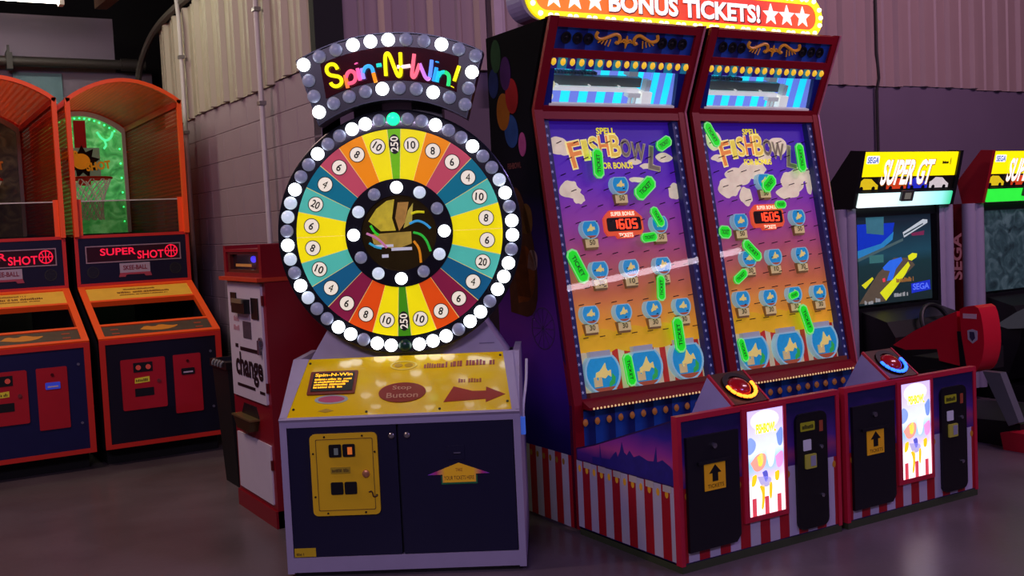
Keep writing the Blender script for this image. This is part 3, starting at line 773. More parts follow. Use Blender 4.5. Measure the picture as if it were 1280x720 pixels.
    for s in (-1, 1):
        q = lambda x, y: (W / 2 + s * x, y, 0.012)
        orn.append(tube(smoothpts([q(0.185, 0.405), q(0.195, 0.385), q(0.18, 0.372), q(0.15, 0.368), q(0.11, 0.385), q(0.075, 0.40), q(0.05, 0.392), q(0.042, 0.37), q(0.055, 0.352), q(0.066, 0.36)]), 0.0085, 7))
        for k in range(4):
            orn.append(tube([q(0.10 + 0.02 * k, 0.372 - 0.004 * k), q(0.108 + 0.022 * k, 0.335 + 0.006 * k)], 0.0035, 6))
        orn.append(tube(smoothpts([q(0.0, 0.362), q(0.02, 0.378), q(0.036, 0.358)]), 0.004, 6))
    orn.append(sh(star(0, 0, 0.032, 0.006, 0.014, 4, 0.3), W / 2, 0.362))
    add('scroll_ornament', join(*orn), M_gold, sp, H, SM30)
    va = add('valance', box(0.05, W - 0.05, 0.214, 0.272, -0.02, 0.008), M_valance, t, H)
    me = shared('bulb:val', lambda: mv(lathe([(0.008, 0), (0.013, 0.004), (0.014, 0.010), (0.009, 0.018), (0.001, 0.022)], 10), Matrix.Diagonal((1, 1.35, 1, 1))), M_bulb, SM30)
    for k in range(16):
        add('bulb', me, None, va, TR(H, 0.066 + 0.0553 * k, 0.250, 0.008))
    add('window_jamb', prism([(0.05, 0.03), (0.105, 0.03), (0.085, 0.225), (0.05, 0.225)], -0.02, 0.006), mat('#0c1c74', 0.4, emit=0.06), t, H)
    add('window_jamb', prism([(W - 0.05, 0.03), (W - 0.05, 0.225), (W - 0.10, 0.225), (W - 0.075, 0.03)], -0.02, 0.006), mat('#0c1c74', 0.4, emit=0.06), t, H)
    tb = add('top_box', join(box(0.05, W - 0.05, -0.14, 0.26, -0.26, -0.25)), M_cyan, t, H, label='striped back wall of the upper window')
    each('box_wall', (box(0.05, 0.06, -0.14, 0.26, -0.25, -0.02), box(W - 0.06, W - 0.05, -0.14, 0.26, -0.25, -0.02)), stripe_mat('cyan_stripe_side', 2, 0.105, '#22e4ff', '#6c78d0', off=0.03, emit=0.75), tb, H)
    HK = TR(H, 0.035, -0.036, 0)
    add('box_floor', box(0.06, W - 0.06, -0.14, -0.12, -0.25, -0.02), mat('#d8d8d4', 0.4, emit=0.35), tb, H)
    add('slide_beam', box(0.13, 0.70, 0.135, 0.185, -0.16, -0.12), mat('#7d8884', 0.4, metal=0.4, emit=0.05), tb, HK)
    add('slide_rail', box(0.13, 0.68, 0.112, 0.132, -0.13, -0.10), mat('#eef0ea', 0.4, emit=0.5), tb, HK)
    for x in (0.16, 0.36, 0.55):
        add('peg', cyl(0.004, -0.12, -0.10, 8, cx=x, cy=0.142), mat('#f0f0ea', 0.4, emit=0.4), tb, HK)
    each('belt_link', ([box(0.13 + 0.02 * k, 0.143 + 0.02 * k, 0.192, 0.207, -0.16, -0.12) for k in range(14)]), mat('#7a8486', 0.5), tb, HK)
    add('gripper', join(box(0.60, 0.68, 0.09, 0.112, -0.12, -0.08), box(0.625, 0.637, 0.04, 0.09, -0.11, -0.09), box(0.655, 0.665, 0.045, 0.09, -0.11, -0.09)), mat('#d8d8d0', 0.4, emit=0.3), tb, HK)
    add('drop_cup', prism([(0.70, 0.03), (0.76, 0.035), (0.755, 0.12), (0.69, 0.12)], -0.14, -0.08), mat('#f4f2e6', 0.4, emit=0.5), tb, HK)
    add('drive_motor', join(box(0.60, 0.66, 0.195, 0.235, -0.16, -0.11), box(0.72, 0.75, 0.12, 0.18, -0.14, -0.10)), mat('#c4ccd0', 0.4, emit=0.2), tb, HK)
    for y in (0.09, 0.15):
        add('lamp', sh(mv(dome(0.024, 0.012, 12, 4), Matrix.Identity(4)), 0, 0, 0), mat('#e8e2b0', 0.3, emit=0.6), tb, TR(HK, 0.092, y, -0.06), SM30)
    wh = add('upper_pulley', ring(0.03, 0.042, -0.2, -0.18, 24), mat('#9aa4a8', 0.4, metal=0.5), tb, TR(HK, 0.33, 0.215), SM30)
    add('window_sill', box(0.09, W - 0.08, 0.022, 0.04, -0.02, 0.012), mat('#d6d2cc', 0.35, emit=0.18), t, H)
    add('window_glass', box(0.085, W - 0.08, 0.04, 0.225, -0.012, -0.008), M_glass, t, H)
    # ---- playfield
    P = PM((0, 0.777, 0.64), (1, 0, 0), (0, 0.238, 1.418))
    LEN = 1.438
    Q = TR(P, 0.013, -0.004, 0.026)     # the print itself, just behind the glass
    each('playfield_bar', (box(0.05, W - 0.05, 1.39, LEN + 0.0, -0.02, 0.02), box(0.05, W - 0.05, -0.035, 0.004, -0.02, 0.02)), M_red, t, P)
    for xs in (0.05, W - 0.088):
        s = add('star_strip', box(xs, xs + 0.038, 0.004, 1.39, -0.06, 0.004), M_starblue, t, P)
        add('stars', join(*[star(xs + 0.019, 0.035 + 0.0455 * k, 0.010, 0.004, 0.0055) for k in range(30)]), mat('#a8b4dc', 0.5, emit=0.15), s, P, kind='stuff')
    pf = add('playfield', box(0.088, W - 0.088, 0.23, 1.432, -0.075, -0.06), M_field, t, Q)
    add('tent_print', box(0.088, W - 0.088, 0.03, 0.24, -0.074, -0.062), M_tent, pf, Q)
    each('sand_print', ([prism(ell(x, 0.275, 0.13, 0.065, 24), -0.0605, -0.0595 + 0.0003 * i) for i, x in enumerate((0.22, 0.42, 0.60))]), mat('#e0ac18', 0.5, emit=0.42), pf, Q)
    add('ledge', box(0.088, W - 0.088, 0.0, 0.032, -0.06, -0.01), mat('#6c2c1c', 0.45, emit=0.12), t, Q)
    Z = -0.058
    cl = [(0.14, 1.275, .06, .045), (0.17, 1.25, .05, .03), (0.17, 1.045, .06, .05), (0.22, 1.0, .035, .03), (0.60, 1.185, .05, .015), (0.68, 1.16, .05, .016), (0.80, 1.205, .055, .025), (0.84, 1.02, .045, .05), (0.60, 1.09, .06, .014)]
    if idx == 1:
        cl = [(0.16, 1.30, .06, .05), (0.18, 1.20, .05, .02), (0.30, 1.10, .10, .05), (0.42, 1.13, .10, .05), (0.22, 1.03, .08, .05), (0.34, 0.98, .05, .05), (0.52, 1.2, .05, .04), (0.72, 1.06, .09, .07), (0.66, 0.99, .09, .035), (0.80, 1.10, .06, .05), (0.84, 1.05, .03, .07), (0.64, 1.27, .07, .05)]
    for k, (x, y, rx, ry) in enumerate(cl):
        r = random.Random(50 * idx + k)
        P2 = [(x + rx * (1 + 0.18 * r.uniform(-1, 1)) * math.cos(2 * PI * i / 14), y + ry * (1 + 0.25 * r.uniform(-1, 1)) * math.sin(2 * PI * i / 14)) for i in range(14)]
        add('cloud', prism(smoothpts(P2 + [P2[0]], 1)[:-1], -0.06, -0.0588 + 0.0002 * (k % 5)), M_cloud, pf, Q)
    add('lettering', text('SPELL', 0.12, 0.034, bold=0.03), mat('#f0e41c', 0.4, emit=0.6), pf, TR(Q, 0.44, 1.348, Z))
    add('lettering', text('FOR BONUS', 0.21, 0.034, bold=0.03), mat('#f0e41c', 0.4, emit=0.6), pf, TR(Q, 0.465 if idx else 0.48, 1.166 if not idx else 1.175, Z))
    xs = [0.235, 0.298, 0.352, 0.415, 0.487, 0.553, 0.632, 0.735]
    ys = [1.225, 1.248, 1.263, 1.27, 1.27, 1.258, 1.237, 1.20]
    hs = [0.132, 0.10, 0.105, 0.105, 0.115, 0.09, 0.09, 0.12]
    ws = [0.075, 0.035, 0.055, 0.06, 0.065, 0.06, 0.085, 0.07]
    rs = [10, 6, 4, 2, 0, -4, -8, -12]
    for k, ch in enumerate('FISHBOWL'):
        warm = k < 5
        a = math.radians(rs[k])
        add('letter_outline', text(ch, ws[k] * 1.18, hs[k] * 1.12, bold=0.05), mat('#f2ea8c' if warm else '#b8b48c', 0.4, emit=0.55 if warm else 0.25), pf, TR(Q, xs[k], ys[k], Z, a))
        add('letter', text(ch, ws[k], hs[k], bold=0.015), mat(['#f08c3c', '#ecd84c', '#f0cc4c', '#e88a3c', '#ecc84c'][k] if warm else '#8c8468', 0.4, emit=0.5 if warm else 0.16, noise=0.25, scale=60), pf, TR(Q, xs[k], ys[k], Z + 0.001, a))
    # bonus display
    dp = add('bonus_display', prism([(0.36, 0.80), (0.41, 0.80), (0.42, 0.785), (0.515, 0.785), (0.525, 0.80), (0.57, 0.80), (0.588, 0.825), (0.588, 0.89), (0.565, 0.91), (0.54, 0.93), (0.385, 0.93), (0.36, 0.91), (0.343, 0.89), (0.343, 0.825)], -0.06, -0.045), mat('#e8562c', 0.4, emit=0.55), t, Q)
    add('display_window', prism(rrect(0.358, 0.573, 0.822, 0.892, 0.012), -0.045, -0.042), mat('#180404', 0.3), dp, Q)
    for k, ch in enumerate('1605'):
        add('digit', seven(ch, 0.013, 0.022, 0.0042), M_led, dp, TR(Q, 0.405 + 0.042 * k, 0.857, -0.042))
    add('lettering', text('SUPER BONUS', 0.15, 0.022, bold=0.03), mat('#f8f0c8', 0.4, emit=0.8), dp, TR(Q, 0.463, 0.911, -0.044))
    add('lettering', text('TICKETS', 0.09, 0.022, bold=0.03), mat('#f8f0c8', 0.4, emit=0.8), dp, TR(Q, 0.467, 0.800, -0.044))
    # bowls
    small = [(0.464, 1.06), (0.241, 0.84), (0.683, 0.848), (0.262, 0.633), (0.455, 0.632), (0.664, 0.632), (0.170, 0.416), (0.370, 0.410), (0.564, 0.412), (0.756, 0.410)]
    def bowl(x, y, r, k, big):
        b = add('fish_bowl', shared('fish_bowl:%s' % big, lambda: bowl_body(r, 0.03), M_water), None, t, TR(Q, x, y, -0.06))
        add('bowl_rim', shared('bowl_rim:%s' % big, lambda: loopframe([(1.10 * r * math.sin(math.radians(q)), -1.10 * r * math.cos(math.radians(q))) for q in range(-138, 139, 12)] , [(r * math.sin(math.radians(q)), -r * math.cos(math.radians(q))) for q in range(-138, 139, 12)], 0, 0.034), M_rim, SM30), None, b, TR(Q, x, y, -0.06))
        add('fish', shared('fish:%s' % big, lambda: prism([(-0.42 * r, -0.35 * r), (-0.12 * r, -0.28 * r), (0.15 * r, -0.32 * r), (0.32 * r, -0.12 * r), (0.5 * r, -0.2 * r), (0.46 * r, 0.14 * r), (0.28 * r, 0.04 * r), (0.16 * r, 0.2 * r), (0.1 * r, 0.45 * r), (-0.05 * r, 0.2 * r), (-0.2 * r, 0.0), (-0.4 * r, -0.1 * r)], 0.03, 0.036), M_fish), None, b, TR(Q, x, y + 0.05 * r, -0.06, 0.2 * ((k % 3) - 1)))
        add('gravel', shared('gravel:%s' % big, lambda: prism([(r * math.sin(math.radians(q)), -r * math.cos(math.radians(q))) for q in range(-42, 43, 12)], 0.03, 0.034), M_gravel), None, b, TR(Q, x, y, -0.06))
        if big:
            add('castle', shared('castle:1', lambda: join(box(-0.6 * r, -0.15 * r, -0.68 * r, -0.35 * r, 0.03, 0.038), box(-0.6 * r, -0.45 * r, -0.35 * r, -0.2 * r, 0.03, 0.038), box(-0.3 * r, -0.15 * r, -0.35 * r, -0.2 * r, 0.03, 0.038)), M_cream), None, b, TR(Q, x, y, -0.06))
            add('weed', shared('weed:1', lambda: prism([(0.3 * r, -0.75 * r), (0.62 * r, -0.6 * r), (0.7 * r, -0.3 * r), (0.55 * r, -0.1 * r), (0.5 * r, -0.4 * r), (0.35 * r, -0.5 * r)], 0.03, 0.037), M_weed), None, b, TR(Q, x, y, -0.06))
            add('bowl_neck', shared('bowl_neck:1', lambda: box(-0.62 * r, 0.62 * r, 0.78 * r, 1.10 * r, 0, 0.03), mat('#b8c0c4', 0.15, emit=0.18)), None, b, TR(Q, x, y, -0.06))
        else:
            add('pedestal', shared('pedestal:0', lambda: prism([(-0.034, -0.105), (0.034, -0.105), (0.043, -0.047), (-0.043, -0.047)], 0, 0.02), mat('#8c6c3c', 0.5, emit=0.14)), None, b, TR(Q, x + 0.004, y, -0.06))
            add('value_plate', shared('value_plate:0', lambda: box(-0.038, 0.038, -0.094, -0.053, 0.02, 0.023), M_cream), None, b, TR(Q, x + 0.004, y, -0.06))
            s = '10' if k == 4 else ('50' if k in (0, 1, 2) else '30')
            add('value', text(s, 0.034, 0.026, bold=0.01), mat('#2c2010', 0.5), b, TR(Q, x + 0.004, y - 0.069, -0.0355))
    for k, (x, y) in enumerate(small): bowl(x, y, 0.048, k, 0)
    for k, (x, y) in enumerate(((0.195, 0.122), (0.462, 0.124), (0.735, 0.132))): bowl(x, y, 0.098, k, 1)
    # bright green ticket plaques
    TK = [(0.338, 1.170, 86, .155, .062), (0.782, 1.272, 28, .11, .06), (0.614, 1.036, 36, .155, .075), (0.668, 0.882, -62, .115, .05), (0.595, 0.778, 4, .105, .05), (0.128, 0.655, -66, .18, .07), (0.624, 0.512, 82, .135, .05), (0.697, 0.262, 90, .185, .065), (0.352, 0.118, -86, .165, .055)]
    if idx == 1:
        TK = [(0.121, 1.322, -62, .15, .055), (0.768, 1.188, 90, .17, .06), (0.488, 1.042, 38, .115, .07), (0.552, 0.920, 0, .08, .045), (0.108, 0.782, -6, .085, .07), (0.284, 0.672, -45, .15, .06), (0.172, 0.535, 30, .11, .05), (0.545, 0.405, 14, .075, .04), (0.613, 0.262, -76, .175, .06), (0.112, 0.14, -80, .13, .045)]
    for x, y, a, ln, w in TK:
        c = min(w * 0.3, 0.02)
        oc = [(-ln / 2 + c, -w / 2), (ln / 2 - c, -w / 2), (ln / 2, -w / 2 + c), (ln / 2, w / 2 - c), (ln / 2 - c, w / 2), (-ln / 2 + c, w / 2), (-ln / 2, w / 2 - c), (-ln / 2, -w / 2 + c)]
        M = TR(Q, x, y, -0.022, math.radians(a))
        tk = add('ticket_plaque', prism(oc, -0.004, 0.004), M_ticket, t, M)
        add('plaque_rim', loopframe(oc, [(q * 0.9, r * 0.86) for q, r in oc], 0.004, 0.006), M_ticketed, tk, M)
        add('lettering', text('TICKET', ln * 0.62, w * 0.36, bold=0.02), M_ink, tk, TR(M, 0, 0, 0.0045))
    # pegs: far too many and too thin to pick apart
    pg = []
    for r in range(13):
        for c in range(8):
            x, y = 0.13 + 0.1 * c + (0.05 if r % 2 else 0), 0.30 + 0.082 * r
            if x < W - 0.1:
                pg.append(mv(cyl(0.0028, -0.06, -0.018, 6), Matrix.Translation((x, y, 0))))
    add('pegs', join(*pg), mat('#2c1830', 0.4), pf, Q, kind='stuff')
    add('playfield_glass', box(0.05, W - 0.05, 0.004, 1.39, 0.0125, 0.0155), M_glass, t, P)
    # ---- apron under the playfield
    A = FM(0.757)
    add('apron', box(0.022, W - 0.022, 0.30, 0.585, -0.03, 0.0), M_bluestripe, t, A)
    add('apron_ledge', profile([(0.70, 0.60), (0.70, 0.612), (0.775, 0.645), (0.80, 0.60)], 0.05, W - 0.05), M_red, t)
    add('ledge_lights', join(*[mv(dome(0.006, 0.005, 8, 2), Matrix.Translation((0.075 + 0.0212 * k, 0.606, 0.058))) for k in range(39)]), mat('#f0c88c', 0.4, emit=0.6), t, A, kind='stuff')
    me = shared('bulb:apron', lambda: mv(lathe([(0.008, 0), (0.012, 0.006), (0.014, 0.012), (0.009, 0.02), (0.001, 0.023)], 10), Matrix.Diagonal((1, 1.35, 1, 1))), M_bulbdim, SM30)
    for k in range(13):
        add('bulb', me, None, t, TR(A, 0.055 + 0.0705 * k, 0.535, 0.0))
    # ---- pod
    pod = [(0.0, 0.03), (0.0, 0.66), (0.6, 0.462), (0.755, 0.42), (0.755, 0.03)]
    for s, u in ((0, 0.0), (1, W - 0.024)):
        pw = add('pod_wall', profile(pod, u, u + 0.024), mat('#2c1450', 0.5), t)
        if s == 0:
            art = [(-0.745, 0.368), (-0.02, 0.368), (-0.02, 0.645), (-0.6, 0.455), (-0.745, 0.415)]
            sky = add('sunset_print', prism(art, 0, 0.002), ramp_mat('sunset_print', 1, 0.36, 0.66, [(0, '#2a1464'), (0.25, '#48207c'), (0.42, '#a83c84'), (0.55, '#8a2c90'), (0.8, '#2c1c88'), (1, '#161058')], noise=0.06, nscale=7, emit=0.07), pw, Ls)
            cas = [(-0.62, 0.40), (-0.56, 0.405), (-0.555, 0.47), (-0.548, 0.405), (-0.48, 0.41), (-0.45, 0.44), (-0.43, 0.455), (-0.42, 0.43), (-0.40, 0.46), (-0.385, 0.505), (-0.37, 0.46), (-0.35, 0.45), (-0.33, 0.475), (-0.30, 0.45), (-0.26, 0.465), (-0.2, 0.45), (-0.16, 0.455), (-0.14, 0.52), (-0.136, 0.455), (-0.10, 0.47), (-0.05, 0.45), (-0.025, 0.43), (-0.025, 0.37), (-0.62, 0.37)]
            add('skyline_print', prism(cas, 0.002, 0.003), mat('#241c78', 0.6, noise=0.35, scale=20, emit=0.05), pw, Ls)
            add('stripe_print', box(-0.755, -0.012, 0.04, 0.362, 0, 0.0015), st, pw, Ls)
            each('printed_light', ([prism(ell(-0.73 + 0.059 * k, 0.325, 0.011, 0.017, 12), 0.0015, 0.0025) for k in range(13)]), mat('#d0941c', 0.5, emit=0.12), pw, Ls)
            each('skirt_tab', ([box(-0.695 + 0.118 * k, -0.64 + 0.118 * k, 0.335, 0.364, 0.0015, 0.003) for k in range(6)]), mat('#c9c4b8', 0.5), pw, Ls)
    F = FM(0.0)
    fr = add('pod_front', box(0.0, W, 0.03, 0.66, -0.024, 0.0), mat('#2c1450', 0.5), t, F)
    add('dusk_print', box(0.02, W - 0.02, 0.36, 0.645, 0, 0.0015), ramp_mat('dusk_print', 1, 0.36, 0.66, [(0, '#2c1c70'), (0.2, '#4a2470'), (0.34, '#8c3468'), (0.5, '#4a2480'), (1, '#141048')], noise=0.10, nscale=5, emit=0.05), fr, F)
    add('stripe_print', box(0.012, W - 0.012, 0.04, 0.36, 0, 0.0015), M_stripe_u, fr, F)
    each('printed_light', ([prism(ell(0.04 + 0.059 * k, 0.325, 0.011, 0.016, 12), 0.0015, 0.0025) for k in range(16)]), mat('#d0941c', 0.5), fr, F)
    each('pod_edge', (box(-0.004, 0.018, 0.03, 0.668, -0.03, 0.006), box(W - 0.018, W + 0.004, 0.03, 0.668, -0.03, 0.006), box(0.018, W - 0.018, 0.645, 0.668, -0.03, 0.006)), M_redtrim, t, F)
    add('base_strip', box(0.0, W, 0.0, 0.035, -0.75, 0.004), mat('#3a4428', 0.6), t, F)
    # ticket door
    dr = add('ticket_door', prism([(0.035, 0.575), (0.035, 0.085), (0.30, 0.085), (0.325, 0.115), (0.325, 0.575)], 0.002, 0.018), mat('#0b0b14', 0.45), t, F)
    add('lock', lathe([(0.012, 0.018), (0.012, 0.028), (0.001, 0.029)], 12), mat('#9a98a0', 0.25, metal=0.9), dr, TR(F, 0.183, 0.525), SM30)
    add('ticket_chute', box(0.09, 0.27, 0.452, 0.465, 0.018, 0.028), mat('#15151c', 0.3), dr, F)
    sg = add('arrow_sign', box(0.125, 0.242, 0.335, 0.452, 0.018, 0.021), mat('#d89a14', 0.45, emit=0.12), dr, F)
    add('arrow', prism([(0.168, 0.372), (0.199, 0.372), (0.199, 0.408), (0.218, 0.408), (0.184, 0.444), (0.150, 0.408), (0.168, 0.408)], 0.021, 0.0225), M_dark, dr, F)
    add('lettering', text('TICKETS', 0.09, 0.016), mat('#4a3208', 0.5), dr, TR(F, 0.184, 0.354, 0.0215))
    # backlit poster
    pb = add('poster_frame', loopframe([(0.355, 0.15), (0.62, 0.15), (0.62, 0.655), (0.355, 0.655)], [(0.385, 0.172), (0.603, 0.172), (0.603, 0.640), (0.385, 0.640)], 0.0, 0.012), M_redtrim, t, F)
    ps = add('lit_poster', box(0.385, 0.603, 0.172, 0.640, 0.001, 0.006), ramp_mat('poster_print', 1, 0.17, 0.64, [(0, '#f4eef4'), (0.35, '#f6f2fa'), (0.48, '#c8b4ea'), (0.6, '#7cb4e4'), (0.72, '#c8d4f8'), (1, '#b8a8f0')], emit=1.5, noise=0.1, nscale=9), t, F)
    add('sun_disc', prism(ell(0.494, 0.59, 0.085, 0.045, 24), 0.006, 0.0065), mat('#fdfbe6', 0.5, emit=1.1), ps, F)
    add('lettering', text('FISHBOWL', 0.12, 0.045, bold=0.05), mat('#e8d81c', 0.5, emit=1.2), ps, TR(F, 0.498, 0.555, 0.0067))
    each('poster_stripe', ([box(0.405 + 0.075 * k, 0.43 + 0.075 * k, 0.172, 0.25, 0.006, 0.0066) for k in range(3)]), mat('#e04a58', 0.5, emit=0.8), ps, F)
    for pts, c in (([(0.40, 0.41), (0.45, 0.45), (0.50, 0.44), (0.49, 0.38), (0.43, 0.36)], '#f0a890'), ([(0.385, 0.50), (0.40, 0.53), (0.44, 0.50), (0.43, 0.46), (0.385, 0.44)], '#8ca8e8'), ([(0.56, 0.52), (0.60, 0.56), (0.60, 0.47), (0.57, 0.46)], '#7c9ce0'), ([(0.41, 0.35), (0.44, 0.36), (0.43, 0.31), (0.40, 0.30)], '#f4d020'), ([(0.545, 0.35), (0.575, 0.36), (0.57, 0.31), (0.545, 0.31)], '#f4d020'), ([(0.50, 0.45), (0.55, 0.49), (0.545, 0.39), (0.51, 0.37)], '#fffaf0'), ([(0.44, 0.345), (0.53, 0.335), (0.51, 0.29), (0.46, 0.295)], '#b8b0d8'), ([(0.44, 0.43), (0.475, 0.455), (0.48, 0.40), (0.45, 0.38)], '#f4d828'), ([(0.45, 0.30), (0.485, 0.31), (0.475, 0.20), (0.455, 0.19), (0.468, 0.26)], '#f2c820'), ([(0.51, 0.31), (0.53, 0.31), (0.522, 0.23), (0.507, 0.24)], '#f2c820'), ([(0.55, 0.42), (0.60, 0.45), (0.60, 0.38), (0.56, 0.36)], '#e8a0d8'), ([(0.47, 0.36), (0.50, 0.37), (0.505, 0.32), (0.485, 0.31)], '#5a5cc0')):
        add('poster_shape', prism(smoothpts(pts + [pts[0]], 2)[:-1], 0.006, 0.0068), mat(c, 0.5, emit=1.0), ps, F)
    # bill and coin door
    bd = add('bill_door', prism(rrect(0.675, 0.87, 0.058, 0.588, 0.035), 0.002, 0.016), mat('#09090d', 0.4), t, F)
    add('value_label', prism(rrect(0.70, 0.79, 0.508, 0.548, 0.004, 2), 0.016, 0.018), mat('#8c8a14', 0.5, emit=0.12), bd, F)
    add('lettering', scribble(0.71, 0.78, 0.518, 0.02, 60 + idx, 0.001), mat('#3c3c0a', 0.5), bd, TR(F, 0, 0, 0.018))
    add('side_label', box(0.82, 0.842, 0.495, 0.545, 0.016, 0.018), mat('#8c3c24', 0.5, emit=0.1), bd, F)
    add('white_label', prism(rrect(0.715, 0.765, 0.418, 0.468, 0.004, 2), 0.016, 0.018), mat('#b4b0c0', 0.5, emit=0.12), bd, F)
    add('bill_slot', prism(rrect(0.722, 0.79, 0.335, 0.40, 0.004, 2), 0.016, 0.024), mat('#9a9238', 0.5, emit=0.12), bd, F)
    add('slot_window', box(0.752, 0.785, 0.345, 0.392, 0.024, 0.0255), mat('#9aa0a8', 0.4), bd, F)
    for y in (0.425, 0.20):
        add('lock', lathe([(0.009, 0.016), (0.009, 0.024), (0.001, 0.025)], 12), mat('#a8a8b0', 0.25, metal=0.9), bd, TR(F, 0.828, y), SM30)
    # ---- control wedge with a lit push button
    wd = [(0.02, 0.60), (0.02, 0.668), (0.178, 0.785), (0.33, 0.55), (0.33, 0.50)]
    ct = add('control_wedge', profile(wd, 0.335, 0.545), mat('#aaa0dc', 0.45), t)
    K = PM((0, 0.02, 0.668), (1, 0, 0), (0, 0.158, 0.117))
    add('control_top', box(0.335, 0.545, 0.0, 0.197, 0.0, 0.006), mat('#4c2410', 0.4), ct, K)
    each('wedge_edge', (box(0.331, 0.341, 0.0, 0.197, -0.004, 0.009), box(0.539, 0.549, 0.0, 0.197, -0.004, 0.009)), M_redtrim, ct, K)
    rg = add('button_ring', ring(0.062, 0.084, 0.006, 0.016, 32), M_dark, ct, TR(K, 0.445, 0.098), SM30)
    col = ('#ff7a1c', 4.0) if idx == 0 else ('#1c58ff', 4.0)
    for k in range(9):
        an = math.radians(-25 - 130 + 0 + 20 * k - 100 + 90)
        an = math.radians(185 + 22 * k)
        add('ring_light', sh(prism(rrect(-0.013, 0.013, -0.008, 0.008, 0.005, 3), 0.016, 0.022), 0.073 * math.cos(an), 0.073 * math.sin(an), 0, an + PI / 2), mat(col[0], 0.4, emit=col[1], noise=0), rg, TR(K, 0.445, 0.098))
    add('push_button', mv(dome(0.056, 0.03, 24, 6), Matrix.Translation((0, 0, 0.006))), mat('#a81420', 0.2, coat=0.5, emit=0.08), ct, TR(K, 0.445, 0.098), SM30)
    return t
fishbowl_game(0, 0.0, 'carnival drop game with orange-lit button and balloon art on its flank')
fishbowl_game(1, 1.006, 'carnival drop game with blue-lit button beside the racing cabinets')

# marquee on top of both
def marquee():
    t = thing('marquee_sign', 'glowing red and yellow capsule marquee reading BONUS TICKETS', 'sign', (0, 0, 2.478))
    F = PM((0, 1.0, 0.0), (1, 0, 0), (0, 0, 1))
    x0, x1, y0, y1 = -0.01, 2.03, 0.02, 0.264
    out = rrect(x0, x1, y0, y1, (y1 - y0) / 2 - 0.001, 10)
    e = 0.05
    inn = rrect(x0 + e, x1 - e, y0 + e, y1 - e, (y1 - y0) / 2 - e - 0.001, 10)
    add('sign_box', prism(rrect(x0 - 0.02, x1 + 0.0, y0 + 0.002, y1, 0.11, 8), -0.16, -0.02), mat('#8c84b0', 0.4), t, F)
    for x in (0.35, 1.65):
        add('foot', box(x, x + 0.12, 0.0, 0.04, -0.15, -0.03), M_dark, t, F)
    add('border', loopframe(out, inn, -0.02, 0.0), mat('#f4e000', 0.4, emit=1.0, noise=0.05), t, F)
    fc = add('face', prism(inn, -0.02, -0.004), ramp_mat('marquee_face', 0, 0, 2.0, [(0, '#f08a1c'), (0.3, '#ee6c1c'), (0.5, '#e03c18'), (0.75, '#d8301c'), (1, '#e85a1c')], emit=0.75), t, F)
    Mw = mat('#fff4f0', 0.4, emit=1.0, noise=0.02)
    cy = (y0 + y1) / 2
    for k in range(3):
        for s in (-1, 1):
            x = 1.01 + s * (0.61 + 0.125 * k)
            add('star', star(x, cy - 0.003, 0.062, -0.004, 0.002), Mw, fc, F)
    add('lettering', text('BONUS TICKETS!', 1.06, 0.105, bold=0.05), mat('#7a1c10', 0.4, emit=0.3), fc, TR(F, 1.016, cy - 0.010, -0.002))
    add('lettering', text('BONUS TICKETS!', 1.05, 0.10, bold=0.04), Mw, fc, TR(F, 1.01, cy - 0.006, 0.0))
    me = mesh_data('bulb', lathe([(0.010, 0), (0.014, 0.006), (0.011, 0.016), (0.001, 0.02)], 10), mat('#fff8b0', 0.3, emit=2.5, noise=0), SM30)
    mid = rrect(x0 + e / 2, x1 - e / 2, y0 + e / 2, y1 - e / 2, (y1 - y0) / 2 - e / 2 - 0.001, 8)
    for k in range(16):
        xx = 0.14 + 0.116 * k
        for dx in (-0.018, 0.018):
            for yy in (y0 + e / 2, y1 - e / 2):
                add('bulb', me, None, t, TR(F, xx + dx, yy, 0.0))
    for s, cx in ((-1, x0 + 0.125), (1, x1 - 0.125)):
        for a in (-60, -25, 0, 25, 60):
            add('bulb', me, None, t, TR(F, cx + s * 0.104 * math.cos(math.radians(a)), cy + 0.104 * math.sin(math.radians(a)), 0))
marquee()

# =================================================================== BASKETBALL GAMES
M_or = mat('#ff5a1c', 0.4, noise=0.06)
M_orred = mat('#c8281c', 0.42, noise=0.08)
M_hnavy = mat('#101038', 0.4, noise=0.1)
def green_mat(name, base, emit):
    if name in MATS: return MATS[name]
    m, nt, b = base_nodes(name); N, L = nt.nodes, nt.links
    tc = N.new('ShaderNodeTexCoord'); nz = N.new('ShaderNodeTexNoise'); nz.inputs['Scale'].default_value = 9; nz.inputs['Detail'].default_value = 3
    nz.inputs['Distortion'].default_value = 1.2
    L.new(tc.outputs['Object'], nz.inputs['Vector'])
    cr = N.new('ShaderNodeValToRGB'); e = cr.color_ramp.elements
    for i, (p, h) in enumerate(base):
        q = e[i] if i < 2 else e.new(p)
        q.position, q.color = p, lin(h)
    L.new(nz.outputs['Fac'], cr.inputs[0]); L.new(cr.outputs[0], b.inputs['Base Color'])
    L.new(cr.outputs[0], b.inputs['Emission Color']); b.inputs['Emission Strength'].default_value = emit
    MATS[name] = m
    return m
M_green = green_mat('crowd_print_green', [(0.30, '#2c7a3a'), (0.75, '#86d88a'), (0.5, '#4cae58')], 0.6)
M_brown = green_mat('crowd_print_brown', [(0.30, '#1c140e'), (0.75, '#5c4c34'), (0.5, '#3a2c1e')], 0.25)

